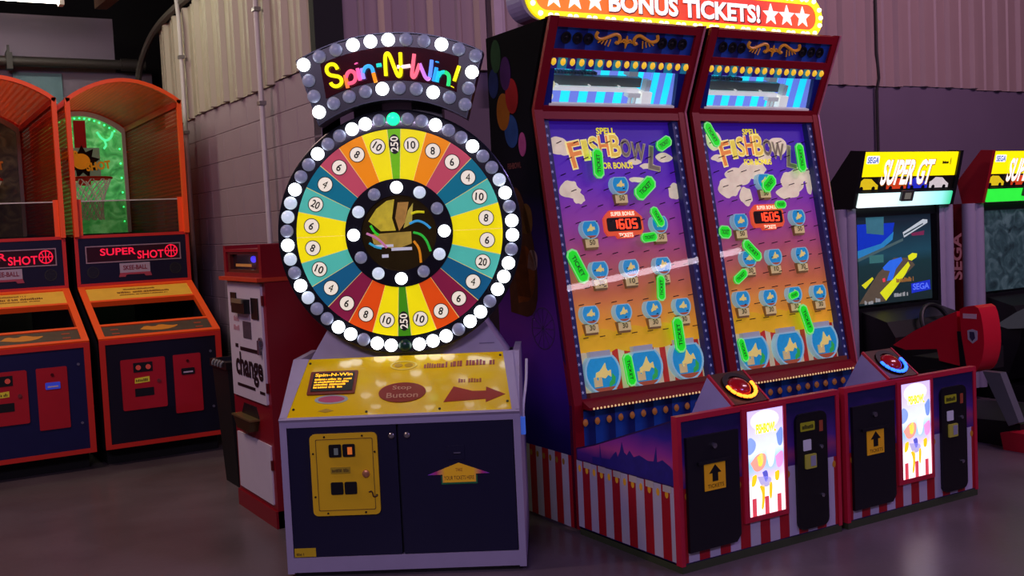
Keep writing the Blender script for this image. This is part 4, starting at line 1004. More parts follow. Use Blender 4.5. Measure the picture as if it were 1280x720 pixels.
def hoop_game(idx, x0, label):
    W = 0.812
    t = thing('basketball_game', label, 'arcade game', (x0, 4.03, 0), 0, 'basketball shooting games')
    F = FM(0.0)
    body = [(0.0, 0.125), (0.0, 0.86), (0.70, 1.19), (0.70, 1.56), (0.76, 1.56), (2.70, 1.62), (2.70, 0.125)]
    for u in (0, W - 0.025):
        add('side_panel', profile(body, u, u + 0.025), mat('#12101c', 0.5), t)
    fp = add('front_panel', box(0.025, W - 0.025, 0.13, 0.85, -0.03, -0.004), mat('#0c1044' if idx else '#08081e', 0.4, noise=0.12), t, F)  # blue light on the second game is put into its panel colour
    each('edge_strip', (box(0, 0.038, 0.125, 0.86, -0.03, 0.006), box(W - 0.038, W, 0.125, 0.86, -0.03, 0.006), box(0.038, W - 0.038, 0.125, 0.155, -0.03, 0.006), box(0.038, W - 0.038, 0.828, 0.86, -0.03, 0.006)), M_orred, t, F)
    add('kick_base', box(0.03, W - 0.03, 0.14, 2.66, 0, 0.13), mat('#050506', 0.8), t)
    # coin door and ticket door
    cd = add('coin_door', prism(rrect(0.128, 0.42, 0.372, 0.716, 0.012), -0.004, 0.006), mat('#b01424', 0.4), t, F)
    add('slot_plate', box(0.208, 0.335, 0.625, 0.69, 0.006, 0.009), M_dark, cd, F)
    for x in (0.24, 0.305):
        add('coin_button', cyl(0.017, 0.009, 0.016, 12, cx=x, cy=0.657), mat('#c84a3c', 0.4, emit=0.15), cd, F)
    add('label_plate', prism([(0.212, 0.55), (0.31, 0.555), (0.31, 0.592), (0.215, 0.585)], 0.006, 0.008), mat('#c8b42c', 0.5, emit=0.12), cd, F)
    add('lettering', scribble(0.22, 0.30, 0.56, 0.02, 70 + idx, 0.0006), mat('#5c4c10', 0.5), cd, TR(F, 0, 0, 0.008))
    add('coin_return', box(0.21, 0.335, 0.46, 0.515, 0.006, 0.008), M_dark, cd, F)
    add('lock', cyl(0.013, 0.006, 0.014, 12, cx=0.37, cy=0.555), mat('#9c4a4c', 0.3, metal=0.6), cd, F)
    td = add('ticket_door', prism(rrect(0.475, 0.662, 0.312, 0.716, 0.008), -0.004, 0.006), mat('#b01424', 0.4), t, F)
    add('ticket_slot', prism(rrect(0.525, 0.615, 0.575, 0.62, 0.006), 0.006, 0.012), mat('#2c3cb0', 0.4, emit=0.5) if idx else M_dark, td, F)
    add('slot_lip', box(0.538, 0.602, 0.588, 0.597, 0.012, 0.016), mat('#c8b8c8', 0.4), td, F)
    add('lock', cyl(0.01, 0.006, 0.014, 12, cx=0.57, cy=0.67), mat('#6c1c24', 0.3, metal=0.6), td, F)
    for y in (0.72, 0.33):
        add('bolt', cyl(0.009, -0.004, 0.003, 10, cx=0.735, cy=y), mat('#8a8ca8', 0.3, metal=0.7), fp, F)
    # sloping ball tray
    S = PM((0, 0, 0.86), (1, 0, 0), (0, 0.70, 0.33))
    L = 0.774
    each('tray_bar', (box(0, 0.045, 0, L, -0.03, 0.012), box(W - 0.045, W, 0, L, -0.03, 0.012), box(0.045, W - 0.045, 0, 0.03, -0.03, 0.012), box(0.045, W - 0.045, 0.175, 0.20, -0.03, 0.010), box(0.045, W - 0.045, L - 0.03, L, -0.03, 0.012), box(0.045, W - 0.045, 0.53, 0.555, -0.03, 0.010)), M_or, t, S)
    gp = add('graphic_strip', box(0.045, W - 0.045, 0.03, 0.175, -0.03, 0.004), mat('#4c4236', 0.4, noise=0.3, scale=20), t, S)
    add('flame_print', prism(smoothpts([(0.29, 0.10), (0.33, 0.145), (0.39, 0.12), (0.43, 0.15), (0.50, 0.12), (0.56, 0.125), (0.50, 0.08), (0.40, 0.07), (0.29, 0.10)], 1)[:-1], 0.004, 0.006), mat('#c87a1c', 0.5, emit=0.1), gp, S)
    each('corner_print', ([box(x, x + 0.05, y, y + 0.012, 0.004, 0.006) for x in (0.10, 0.66) for y in (0.065, 0.12)]), mat('#b04424', 0.5), gp, S)
    ys = add('yellow_strip', box(0.045, W - 0.045, 0.555, L - 0.03, -0.03, 0.004), mat('#f4b83c', 0.45, noise=0.2, scale=8), t, S)
    each('lettering', (scribble(0.25, 0.62, 0.645, 0.028, 80 + idx), scribble(0.30, 0.52, 0.695, 0.018, 82 + idx), scribble(0.26, 0.6, 0.615, 0.014, 84 + idx)), mat('#7c4a10', 0.5), ys, TR(S, 0, 0, 0.004))
    add('ball_tray', join(box(0.03, W - 0.03, 0.10, 0.70, 0.74, 0.76)), mat('#120c0a', 0.7), t)
    # score panel
    D = FM(0.70)
    sp = add('score_panel', box(0.0, W, 1.195, 1.56, -0.05, 0.0), mat('#0d0c28', 0.35, noise=0.1), t, D)
    add('panel_edging', loopframe([(0, 1.195), (W, 1.195), (W, 1.57), (0, 1.57)], [(0.025, 1.22), (W - 0.025, 1.22), (W - 0.025, 1.548), (0.025, 1.548)], -0.05, 0.006), M_orred, t, D)
    led = add('led_display', loopframe([(0.07, 1.365), (0.745, 1.365), (0.745, 1.49), (0.07, 1.49)], [(0.078, 1.373), (0.737, 1.373), (0.737, 1.482), (0.078, 1.482)], 0, 0.006), mat('#9a8088', 0.4), sp, D)
    add('led_window', box(0.078, 0.737, 1.373, 1.482, 0.0, 0.003), mat('#2a0610', 0.3, emit=0.15), sp, D)
    Mr = mat('#f0183c', 0.4, emit=0.75, noise=0)
    add('lettering', text('SUPER', 0.25, 0.052, bold=0.02), Mr, sp, TR(D, 0.295, 1.443, 0.003))
    add('lettering', text('SHOT', 0.19, 0.06, bold=0.02), Mr, sp, TR(D, 0.525, 1.412, 0.003))
    add('led_ball', join(ring(0.040, 0.048, 0.003, 0.005, 24), box(-0.045, 0.045, -0.003, 0.003, 0.003, 0.005), box(-0.003, 0.003, -0.045, 0.045, 0.003, 0.005), tube([(-0.03, 0.035, 0.004), (-0.014, 0.0, 0.004), (-0.03, -0.035, 0.004)], 0.003, 6), tube([(0.03, 0.035, 0.004), (0.014, 0.0, 0.004), (0.03, -0.035, 0.004)], 0.003, 6)), Mr, sp, TR(D, 0.675, 1.43))
    bd = add('name_badge', prism([(0.30, 1.275), (0.515, 1.275), (0.515, 1.355), (0.30, 1.355)], 0, 0.005), mat('#a89ca8', 0.5), sp, D)
    add('badge_ribbon', prism([(0.29, 1.255), (0.335, 1.255), (0.345, 1.27), (0.47, 1.27), (0.48, 1.255), (0.525, 1.255), (0.515, 1.285), (0.30, 1.285)], 0.005, 0.008), mat('#a03c4c', 0.5), sp, D)
    add('lettering', text('SKEE-BALL', 0.17, 0.034, bold=0.02), mat('#7c2030', 0.5), sp, TR(D, 0.408, 1.322, 0.006))
    for x in (0.115, 0.70):
        add('speaker_grille', join(ring(0.035, 0.042, 0, 0.005, 20), *[sh(box(-0.032, 0.032, -0.0025, 0.0025, 0, 0.004), 0, -0.024 + 0.012 * k) for k in range(5)]), mat('#1c1e1c', 0.5), sp, TR(D, x, 1.30))
    # clear shield and posts
    add('clear_shield', box(0.05, W - 0.05, 1.57, 1.815, -0.012, -0.006), glass_mat('shield_glass', '#d8d4cc', 0.05), t, D)
    add('shield_edge', box(0.05, W - 0.05, 1.812, 1.82, -0.014, -0.004), mat('#c8c4b8', 0.3), t, D)
    for x in (0.0, W - 0.065):
        add('shield_post', box(x, x + 0.065, 1.56, 1.83, -0.02, 0.0), M_or, t, D)
    # cage
    def arch(n=16):
        return [(W * i / n, 2.545 + 0.155 * math.sin(PI * i / n) ** 0.85 if 0 < i < n else 2.545) for i in range(n + 1)]
    A = arch()
    vf, vb = 0.68, 2.66
    def bar_arch(v, w, h):
        o = [(x, z) for x, z in A]; i2 = [(x + (W / 2 - x) * 0.03, z - h) for x, z in A]
        return mv(prism(o[::-1] + i2, -w / 2, w / 2), FM(v)) if False else prism(o[::-1] + i2, -w / 2, w / 2)
    add('front_arch', bar_arch(vf, 0.04, 0.028), M_or, t, FM(vf))
    add('back_arch', bar_arch(vb, 0.03, 0.03), M_orred, t, FM(vb))
    for x in (0, W - 0.032):
        add('cage_post', box(x, x + 0.032, vf - 0.02, vf + 0.02, 1.56, 2.55), M_or, t)
        add('cage_post', box(x, x + 0.032, vb - 0.03, vb, 1.6, 2.55), M_orred, t)
        add('top_rail', box(x, x + 0.03, vf, vb, 2.50, 2.545), M_orred, t)
    roof = ([(x, vf, z) for x, z in A] + [(x, vb, z) for x, z in A], [(i, i + 1, 17 + i + 1, 17 + i) for i in range(16)])
    rb = [(x, v, z - 0.004) for v in (vf, vb) for x, z in A]
    roof = (roof[0] + rb, roof[1] + [(34 + i, 34 + 17 + i, 34 + 17 + i + 1, 34 + i + 1) for i in range(16)])
    add('roof_screen', roof, sheet_mat('orange_screen_roof', '#d85a26', 0.68, 0, 0.035), t)
    for x in (0.012, W - 0.016):
        add('side_screen', box(x, x + 0.004, vf, vb, 1.57, 2.505), sheet_mat('orange_screen', '#c83c1a', 0.55, 2, 0.03), t)
    # backboard
    vbk = 2.60
    B = FM(vbk)
    def archb(sx, top, n=14):
        return [(W / 2 + (x - W / 2) * sx, z - top) for x, z in A]
    bb = archb(0.93, 0.02)[::-1] + [(W / 2 - W / 2 * 0.93, 1.60), (W / 2 + W / 2 * 0.93, 1.60)]
    bo = add('backboard', prism(bb, -0.03, 0.0), M_green if idx == 0 else M_brown, t, B)
    bi = [(W / 2 + (x - W / 2) * 0.92, 1.60 + (z - 1.60) * 0.962) for x, z in bb]
    add('backboard_frame', loopframe(bb, bi, 0.0, 0.02), mat('#b8aa9c' if idx == 0 else '#8c8078', 0.5, emit=0.08 if idx == 0 else 0), bo, B)
    add('red_band', box(W / 2 - 0.055, W / 2 + 0.045, 2.36, 2.60, 0.0, 0.006), mat('#a01c1c', 0.5, emit=0.15), bo, B)
    lg = add('logo_panel', box(W / 2 - 0.17, W / 2 + 0.15, 2.11, 2.36, 0.0, 0.01), mat('#8fa88c' if idx == 0 else '#4c4438', 0.5, emit=0.15 if idx == 0 else 0), bo, B)
    add('starburst', star(W / 2, 2.235, 0.15, 0.01, 0.013, 9, 0.62), M_dark, bo, B)
    add('ball_print', prism(ell(W / 2 - 0.01, 2.24, 0.075, 0.07, 24), 0.013, 0.016), mat('#e08a1c', 0.5, emit=0.3 if idx == 0 else 0.05), bo, B)
    add('lettering', text('SUPER', 0.22, 0.075, bold=0.05), mat('#d88a1c', 0.5, emit=0.3 if idx == 0 else 0.05), bo, TR(B, W / 2 - 0.13, 2.29, 0.017, 0.12))
    add('lettering', text('SHOT', 0.21, 0.075, bold=0.05), mat('#d88a1c', 0.5, emit=0.3 if idx == 0 else 0.05), bo, TR(B, W / 2 + 0.13, 2.20, 0.017, 0.12))
    if idx == 0:
        Ml = mat('#3cff8c', 0.4, emit=2.5, noise=0)
        dm = mesh_data('led', dome(0.008, 0.008, 8, 3), Ml)
        q = bi
        for k in range(1, 16):
            x, z = q[k]
            add('led', dm, None, bo, TR(B, W / 2 + (x - W / 2) * 0.95, z - 0.018, 0.004))
        for k in range(4):
            add('led', dm, None, bo, TR(B, W / 2 - 0.075, 2.40 + 0.05 * k, 0.006))
        for k in range(6):
            add('led', dm, None, bo, TR(B, W / 2 + 0.325, 1.70 + 0.13 * k, 0.004))
        add('neon_figure', tube(smoothpts([(0.54, 2.50, 0.03), (0.575, 2.44, 0.03), (0.62, 2.42, 0.03), (0.66, 2.45, 0.03), (0.675, 2.50, 0.03)]), 0.01, 8), mat('#58f0a0', 0.4, emit=1.0), bo, B, SM30)
        add('neon_figure', tube(smoothpts([(0.60, 2.42, 0.03), (0.615, 2.38, 0.03), (0.59, 2.35, 0.03)]), 0.009, 8), mat('#58f0a0', 0.4, emit=1.0), bo, B, SM30)
    # rim and net
    cz, cv, rr = 2.075, vbk - 0.24, 0.19
    rim = add('hoop_rim', join(tube([(W / 2 + rr * math.cos(2 * PI * k / 28), cv + rr * math.sin(2 * PI * k / 28), cz) for k in range(28)], 0.011, 8, True), box(W / 2 - 0.05, W / 2 + 0.05, vbk - 0.06, vbk - 0.03, cz - 0.05, cz + 0.02)), mat('#c8281c', 0.4, emit=0.05), t, None, SM30)
    strands = []
    for k in range(12):
        for s in (-1, 1):
            pts = []
            for j in range(7):
                f = j / 6
                r = rr * (1 - 0.45 * math.sin(f * PI * 0.62))
                a = 2 * PI * (k + s * j * 0.5) / 12
                pts.append((W / 2 + r * math.cos(a), cv + r * math.sin(a), cz - 0.36 * f))
            strands.append(tube(pts, 0.0055, 4))
    add('net', join(*strands), mat('#d8d4bc', 0.7, emit=0.12), t)  # faint glow put into the strands to whiten the net
    add('return_ramp', profile([(0.74, 1.22), (2.56, 1.50), (2.56, 1.53), (0.74, 1.25)], 0.03, W - 0.03), mat('#15110e', 0.7), t)
    return t
hoop_game(0, -1.575, 'orange basketball game with green-lit backboard, nearer the block wall')
hoop_game(1, -2.445, 'orange basketball game with dark unlit backboard and front panel coloured as under blue light')
# =================================================================== CHANGE MACHINE
def change_machine():
    t = thing('change_machine', 'tall red and white change machine beside the prize wheel', 'change machine', (-1.145, 2.485, 0), -PI / 2)
    W, Dp, Hh = 0.66, 0.34, 1.44
    red = mat('#880a1b', 0.38, noise=0.08)
    add('cabinet', join(box(0, W, 0.012, Dp, 0.0, 1.275)), red, t)
    add('head', join(box(0, 0.04, -0.0, Dp, 1.29, Hh + 0.02), box(W - 0.04, W, -0.0, Dp, 1.29, Hh + 0.02), box(0.04, W - 0.04, 0.03, Dp, 1.29, Hh), box(0.04, W - 0.04, 0.0, 0.03, 1.29, 1.315), box(0.04, W - 0.04, 0.0, 0.03, Hh - 0.015, Hh)), red, t)
    add('ledge', box(-0.015, W + 0.01, -0.03, Dp, 1.272, 1.292), mat('#c83c20', 0.4), t)
    F = FM(0.012)
    sc = add('display_window', box(0.10, 0.56, 1.325, 1.415, -0.02, -0.014), mat('#201418', 0.12, coat=0.5), t, F)
    add('display_bezel', loopframe([(0.06, 1.315), (0.60, 1.315), (0.60, 1.425), (0.06, 1.425)], [(0.10, 1.33), (0.56, 1.33), (0.56, 1.412), (0.10, 1.412)], -0.018, 0.006), mat('#4c1410', 0.35), t, F)
    add('display_scene', join(box(0.14, 0.42, 1.345, 1.36, -0.014, -0.013)), mat('#b4763c', 0.5, emit=0.3), sc, F)
    add('display_glow', prism(ell(0.46, 1.385, 0.05, 0.018, 16), -0.014, -0.013), mat('#4a3cf0', 0.5, emit=0.9), sc, F)
    wh = mat('#d2cad6', 0.45, noise=0.05)
    dr = add('door', prism(rrect(0.035, 0.615, 0.635, 1.262, 0.006, 2), 0.0, 0.012), wh, t, F)
    lw = add('lower_panel', prism(rrect(0.04, 0.615, 0.115, 0.425, 0.006, 2), 0.0, 0.008), wh, t, F)
    add('bill_acceptor', join(box(0.10, 0.20, 1.13, 1.205, 0.012, 0.018), box(0.20, 0.43, 1.10, 1.175, 0.012, 0.045)), M_dark, dr, F)
    add('acceptor_mouth', box(0.225, 0.405, 1.155, 1.178, 0.045, 0.052), mat('#8c8468', 0.4, metal=0.4), dr, F)
    add('status_panel', box(0.46, 0.575, 1.075, 1.185, 0.012, 0.018), M_dark, dr, F)
    add('notice', box(0.29, 0.43, 0.965, 1.055, 0.012, 0.015), mat('#4c4450', 0.5, noise=0.5, scale=40), dr, F)
    add('small_print', scribble(0.12, 0.22, 1.05, 0.03, 90), mat('#b88a94', 0.5), dr, TR(F, 0, 0, 0.012))
    add('small_print', scribble(0.12, 0.22, 1.0, 0.03, 91), mat('#b88a94', 0.5), dr, TR(F, 0, 0, 0.012))
    add('handle', join(cyl(0.03, 0.012, 0.022, 16, cx=0.585, cy=0.955), box(0.572, 0.60, 0.895, 0.97, 0.022, 0.032)), mat('#8c8490', 0.25, metal=0.8), dr, F)
    add('lettering', text('change', 0.47, 0.17, bold=0.03), M_dark, dr, TR(F, 0.355, 0.80, 0.013))
    each('lettering_bar', (box(0.13, 0.18, 0.905, 0.925, 0.012, 0.014), box(0.215, 0.58, 0.893, 0.913, 0.012, 0.014), box(0.13, 0.44, 0.692, 0.708, 0.012, 0.014), box(0.52, 0.60, 0.685, 0.70, 0.012, 0.014)), M_dark, dr, F)
    cup = [(0.0, 0.0), (0.09, 0.0), (0.10, 0.06), (0.115, 0.09), (-0.0, 0.09)]
    cu = add('coin_cup', join(mv(prism([(0.12, 0.535), (0.44, 0.535), (0.40, 0.47), (0.19, 0.47)], 0.0, 0.05), Matrix.Identity(4))), mat('#4c3e20', 0.35, metal=0.6), t, F)
    add('cup_well', prism([(0.135, 0.536), (0.445, 0.536), (0.40, 0.60), (0.19, 0.60)], -0.0, 0.004), M_dark, cu, F)
    add('cup_rim', box(0.115, 0.445, 0.53, 0.54, 0.0, 0.055), mat('#8c7a4c', 0.3, metal=0.6), cu, F)
    for y in (1.15, 0.70, 0.30):
        add('hinge', box(0.618, 0.635, y, y + 0.05, 0, 0.012), mat('#5c0a12', 0.4), t, F)
    add('plinth', box(0.0, W, 0.0, Dp, 0.0, 0.09), red, t)
change_machine()

t = thing('trash_bin', 'black trash bin with liner between the basketball game and the change machine', 'trash bin', (-0.90, 3.0, 0))
def taper(w0, w1, h, th=0.0):
    return [(-w0, -w0, 0), (w0, -w0, 0), (w0, w0, 0), (-w0, w0, 0), (-w1, -w1, h), (w1, -w1, h), (w1, w1, h), (-w1, w1, h)], [(3, 2, 1, 0), (0, 1, 5, 4), (1, 2, 6, 5), (2, 3, 7, 6), (3, 0, 4, 7), (4, 5, 6, 7)]
add('bin_body', taper(0.13, 0.165, 0.74), mat('#060606', 0.6), t)
add('bin_rim', loopframe([(-0.175, -0.175), (0.175, -0.175), (0.175, 0.175), (-0.175, 0.175)], [(-0.15, -0.15), (0.15, -0.15), (0.15, 0.15), (-0.15, 0.15)], 0.72, 0.765), mat('#101110', 0.4), t)
each('liner_fold', ([tube(smoothpts([(-0.178 + 0.0 * k, -0.12 + 0.06 * k, 0.768), (-0.186, -0.10 + 0.06 * k, 0.75), (-0.183, -0.09 + 0.06 * k, 0.735)]), 0.007, 6) for k in range(4)]), mat('#9aa09c', 0.25), t, None, SM30)  # highlight on the liner is put into the pale fold colour

# =================================================================== RACING CABINETS
def racing_game(idx, x0, label):
    W = 1.0
    t = thing('racing_game', label, 'arcade game', (x0, 1.49, 0), 0, 'racing cabinets against the right wall')
    shell = mat('#0a0a0c', 0.4) if idx == 0 else mat('#98101c', 0.4)
    sd = [(0.0, 1.885), (0.045, 1.70), (0.10, 1.50), (0.27, 1.50), (0.31, 1.67), (0.10, 1.895)]
    for x in (-0.035, W):
        add('header_cheek', profile(sd, x, x + 0.035), shell, t)
    add('header_body', profile([(0.03, 1.875), (0.115, 1.515), (0.27, 1.51), (0.31, 1.67), (0.10, 1.89)], 0, W), M_dark, t)
    Hm = PM((0, 0.082, 1.615), (1, 0, 0), (0, -0.065, 0.265))
    mq = add('marquee', box(0.0, W, 0.10, 0.27, -0.012, 0.0), mat('#f4e400', 0.4, emit=0.95, noise=0.03), t, Hm)
    add('marquee_lower', box(0.0, W, 0.0, 0.10, -0.012, -0.001), mat('#15130c', 0.4), mq, Hm)
    add('brand_box', prism(rrect(0.04, 0.165, 0.19, 0.245, 0.01), 0, 0.002), mat('#f4f4f0', 0.4, emit=0.8), mq, Hm)
    add('lettering', text('SEGA', 0.11, 0.042, bold=0.02), mat('#1c64b8', 0.4, emit=0.5), mq, TR(Hm, 0.102, 0.217, 0.0025))
    add('lettering', text('SUPER GT', 0.56, 0.19, bold=0.05, shear=0.35), mat('#b87a0c', 0.4, emit=0.4), mq, TR(Hm, 0.485, 0.128, 0.002))
    add('lettering', text('SUPER GT', 0.55, 0.18, bold=0.03, shear=0.35), mat('#fffdf0', 0.4, emit=1.0), mq, TR(Hm, 0.48, 0.13, 0.0035))
    add('lettering', text('ARCADE', 0.28, 0.024), mat('#5c6ab8', 0.4, emit=0.4), mq, TR(Hm, 0.46, 0.24, 0.0045)) if False else None
    add('small_print', join(scribble(0.84, 0.905, 0.185, 0.02, 101), box(0.925, 0.93, 0.18, 0.225, 0, 0.002)), mat('#3c3408', 0.4), mq, Hm)
    for x, c in ((0.09, '#f0d41c'), (0.385, '#d8441c'), (0.61, '#2430c8'), (0.84, '#d8d8d0')):
        car = [(x - 0.10, 0.012), (x + 0.105, 0.012), (x + 0.105, 0.04), (x + 0.075, 0.056), (x + 0.03, 0.085), (x - 0.045, 0.088), (x - 0.08, 0.065), (x - 0.105, 0.055)]
        add('car_print', prism(car, -0.001, 0.001), mat(c, 0.4, emit=0.55, noise=0.25, scale=40), mq, Hm)
        each('tyre_print', (prism(ell(x + 0.06, 0.018, 0.018, 0.016, 14), 0.001, 0.002), prism(ell(x - 0.06, 0.018, 0.018, 0.016, 14), 0.001, 0.002)), M_dark, mq, Hm)
    # glowing light bar under the marquee
    lb = PM((0, 0.098, 1.505), (1, 0, 0), (0, -0.03, 0.10))
    lm = ramp_mat('light_bar_white', 0, 0, 1, [(0, '#e8fff8'), (0.6, '#c8f0f4'), (0.88, '#8ce4d8'), (1, '#18c47c')], emit=1.1) if idx == 0 else mat('#2ce83c', 0.4, emit=0.95)
    lbo = add('light_bar', prism(rrect(0.0, W - 0.01, 0.0, 0.10, 0.012, 3), -0.01, 0.004), lm, t, lb)
    add('light_bar_trim', box(0.0, W, 0.102, 0.112, -0.01, 0.006), M_dark, lbo, lb)
    add('camera_box', prism(rrect(0.42, 0.545, 0.04, 0.115, 0.008), 0.004, 0.02), mat('#3c4038', 0.5), lbo, lb)
    add('bezel_print', box(0.45, 0.515, 0.055, 0.10, 0.02, 0.022), mat('#8c947c', 0.4, emit=0.2), lbo, lb)
    # monitor
    F = FM(0.16)
    add('cabinet_body', join(box(0.04, W - 0.04, 0.30, 0.72, 0.0, 1.50), box(0.04, 0.075, 0.16, 0.30, 0.3, 1.50), box(W - 0.075, W - 0.04, 0.16, 0.30, 0.3, 1.50), box(0.075, W - 0.075, 0.16, 0.30, 0.3, 0.80), box(0.075, W - 0.075, 0.17, 0.30, 1.44, 1.50)), mat('#0a090c', 0.4), t)
    if idx == 0:
        sm = ramp_mat('race_screen', 1, 0.82, 1.44, [(0, '#1a2a2c'), (0.5, '#17383a'), (0.62, '#1c4a58'), (1, '#142430')], emit=0.55, noise=0.08)
    else:
        sm = green_mat('city_screen', [(0.25, '#0c1c20'), (0.8, '#5c7478'), (0.5, '#2c4448')], 0.4)
    scn = add('screen', box(0.075, 0.88 if idx == 0 else 0.92, 0.82, 1.44, -0.03, -0.02), sm, t, F)
    G = TR(F, 0, 0, -0.02)
    if idx == 0:
        def sx(x): return 0.085 + (x - 25) / 640 * 0.79
        def sy(y): return 1.435 - (y - 10) / 650 * 0.60
        def img(name, pts, c, d, em=0.7):
            add(name, prism([(sx(x), sy(y)) for x, y in pts][::-1], 0, d), mat(c, 0.4, emit=em, noise=0.15, scale=25), scn, G)
        img('sea_image', [(25, 60), (350, 60), (320, 190), (230, 255), (30, 300)], '#0c34b8', 0.0006, 0.6)
        img('shore_image', [(30, 260), (230, 215), (340, 130), (330, 190), (230, 258), (30, 318)], '#2c8cc4', 0.0009, 0.5)
        img('rail_image', [(25, 320), (420, 185), (420, 205), (25, 345)], '#4c6a68', 0.0012, 0.5)
        img('kerb_image', [(420, 140), (600, 45), (640, 50), (640, 75), (430, 180)], '#c8dcd8', 0.0009, 0.5)
        img('kerb_shadow', [(430, 152), (600, 75), (600, 85), (430, 165)], '#24484c', 0.0012, 0.4)
        img('flag_image', [(490, 150), (610, 135), (605, 170), (500, 170)], '#7c2c50', 0.0012, 0.5)
        img('overlay_image', [(108, 10), (258, 10), (255, 150), (112, 130)], '#3c7884', 0.0014, 0.5)
        img('overlay_image', [(130, 300), (248, 298), (248, 360), (130, 360)], '#3c7a74', 0.0014, 0.5)
        img('car_tail', [(60, 520), (150, 465), (160, 480), (90, 550)], '#d8dc1c', 0.0016)
        img('car_floor', [(35, 660), (200, 440), (340, 330), (470, 340), (520, 400), (420, 480), (260, 660)], '#5a5040', 0.0012, 0.6)
        img('car_canopy', [(240, 400), (300, 350), (400, 330), (410, 355), (350, 420), (320, 500), (270, 505), (300, 430), (250, 420)], '#2c6ce0', 0.0018)
        img('car_flank', [(210, 590), (330, 490), (460, 370), (475, 400), (430, 470), (350, 560), (260, 655)], '#dce81c', 0.0018)
        img('car_nose', [(460, 325), (500, 305), (540, 312), (535, 340), (490, 365), (465, 355)], '#dce81c', 0.002)
        img('tail_light', [(235, 485), (255, 480), (258, 508), (238, 512)], '#f03c50', 0.0022)
        img('brand_image', [(482, 545), (650, 528), (655, 605), (485, 620)], '#1c34c8', 0.0014, 0.6)
        add('lettering', text('SEGA', 0.18, 0.045, bold=0.02), mat('#5c7cf0', 0.4, emit=0.7), scn, TR(G, sx(567), sy(572), 0.002))
        add('lettering', join(scribble(sx(80), sx(150), sy(670), 0.03, 110), scribble(sx(172), sx(210), sy(660), 0.03, 111), scribble(sx(330), sx(450), sy(635), 0.03, 112)), mat('#a8b0ac', 0.4, emit=0.5), scn, TR(G, 0, 0, 0.001))
        add('lettering', scribble(sx(350), sx(500), sy(525), 0.035, 113), mat('#a8783c', 0.4, emit=0.4), scn, TR(G, 0, 0, 0.003))
    add('screen_glass', box(0.075, W - 0.075, 0.80, 1.45, -0.006, -0.003), M_glass, t, F)
    # round grey columns at both sides
    for x in (-0.02, W + 0.02):
        each('column_tube', (cyl(0.05, 0.10, 1.50, 20, cx=x - 0.035, cy=0.20), cyl(0.05, 0.10, 1.50, 20, cx=x + 0.035, cy=0.18)), mat('#9c94a8', 0.3, noise=0.05, coat=0.3), t, None, SM30)
    sp = add('side_wing', box(-0.05, -0.02, 0.24, 0.72, 0.05, 1.50), mat('#7c1020' if idx else '#2c1020', 0.4), t)
    add('lettering', text('SEGA', 0.34, 0.085, bold=0.03), mat('#b8506c', 0.4, emit=0.05), sp, PM((-0.052, 0.335, 1.10), (0, 0, 1), (0, 1, 0)) @ Matrix.Identity(4)) if False else add('lettering', text('SEGA', 0.36, 0.085, bold=0.03), mat('#d07c90', 0.4, emit=0.12), sp, PM((-0.052, 0.31, 1.10), (0, 0, 1), (0, 1, 0)))
    # dash, pedals end, wheel
    add('dash', profile([(-0.12, 0.62), (-0.05, 0.72), (0.165, 0.78), (0.165, 0.15), (0.02, 0.15), (-0.10, 0.45)], 0.10, W - 0.10), mat('#0b0b0e', 0.45), t)
    sw = PM((W / 2, -0.14, 0.68), (1, 0, 0), (0, 0.35, 0.94))
    add('steering_wheel', join(tube([(0.14 * math.cos(2 * PI * k / 28), 0.14 * math.sin(2 * PI * k / 28), 0) for k in range(28)], 0.016, 8, True), box(-0.13, 0.13, -0.02, 0.02, -0.012, 0.008), box(-0.02, 0.02, -0.13, 0.0, -0.012, 0.008), cyl(0.03, -0.12, 0.01, 16)), mat('#0c0c0e', 0.5), t, sw, SM30)
    # seat and base
    red = mat('#d0142c', 0.35, noise=0.05, coat=0.2) if idx == 0 else mat('#6c7c74', 0.4, noise=0.1)
    sv = 0.0 if idx == 0 else 0.2
    wing = [(-0.13, 0.575), (-0.30, 0.68), (-0.50, 0.775), (-0.625, 0.825), (-0.64, 0.48), (-0.56, 0.49), (-0.49, 0.50), (-0.475, 0.575), (-0.23, 0.55)]
    back = [(-0.655, 0.84), (-0.70, 0.86), (-0.78, 0.87), (-0.81, 0.80), (-0.825, 0.66), (-0.815, 0.56), (-0.78, 0.47), (-0.73, 0.44), (-0.68, 0.47), (-0.665, 0.65)]
    wing = [(a + sv, b) for a, b in wing]; back = [(a + sv, b) for a, b in back]
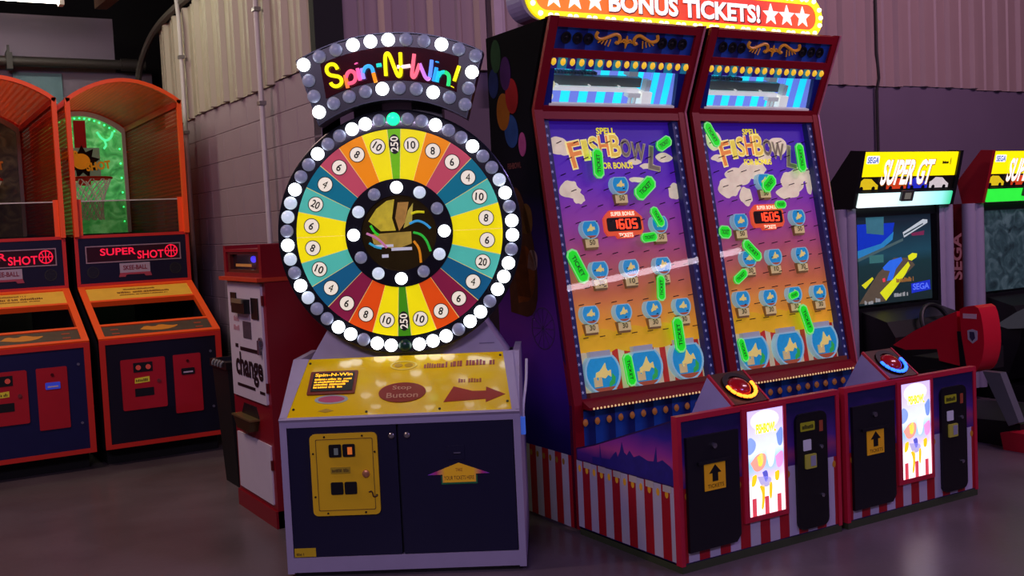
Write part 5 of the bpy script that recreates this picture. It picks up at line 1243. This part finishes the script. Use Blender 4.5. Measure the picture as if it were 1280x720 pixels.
    for x in (0.06,):
        add('seat_wing', profile(wing[::-1], x, x + 0.12), red, t)
    bk = profile(smoothpts(back + [back[0]], 1)[:-1][::-1], 0.05, 0.22)
    sb = add('seat_back', bk, red, t, None, SM30)
    add('seat_strap', profile([(-0.635 + sv, 0.70), (-0.66 + sv, 0.70), (-0.70 + sv, 0.46), (-0.655 + sv, 0.46)], 0.045, 0.055), M_dark, sb)
    add('warning_label', box(-0.003, 0.0, -0.775, -0.68, 0.785, 0.815), mat('#e0b8bc', 0.5), sb, Matrix.Translation((0.05, sv, 0)))
    Sd = PM((0.049, -0.745 + sv, 0.675), (0, -1, 0), (0, 0, 1))
    add('crest', prism([(0, -0.045), (0.033, -0.02), (0.035, 0.035), (0, 0.045), (-0.035, 0.035), (-0.033, -0.02)], 0, 0.003), mat('#b8b0b8', 0.4), sb, Sd)
    add('crest_mark', prism([(0, -0.03), (0.02, -0.01), (0.012, 0.028), (-0.02, 0.028), (-0.018, -0.01)], 0.003, 0.005), mat('#3c3450', 0.4), sb, Sd)
    add('seat_cushion', profile([(-0.70, 0.44), (-0.70, 0.58), (-0.52, 0.50), (-0.22, 0.50), (-0.20, 0.42)], 0.13, 0.42), mat('#0c0c0e', 0.6), t)
    add('seat_support', profile([(-0.80, 0.46), (-0.92, 0.46), (-1.04, 0.17), (-0.97, 0.14)], 0.06, 0.12), mat('#7c8084', 0.35, metal=0.5), t)
    add('base_rail', profile([(-1.02, 0.02), (-1.02, 0.15), (-0.95, 0.16), (0.30, 0.10), (0.30, 0.0), (-1.0, 0.0)], 0.10, 0.80), mat('#0a0a0c', 0.5), t)
    add('base_nose', profile([(-0.96, 0.0), (-0.94, 0.10), (-1.0, 0.115), (-1.45, 0.115), (-1.5, 0.06), (-1.5, 0.0)], 0.02, 0.90), mat('#b01428' if idx == 0 else '#2c2c30', 0.4), t)
    return t
racing_game(0, 2.95, 'black racing cabinet with yellow marquee, white light bar and red seat')
racing_game(1, 4.355, 'red-sided racing cabinet with green light bar and dark seat')
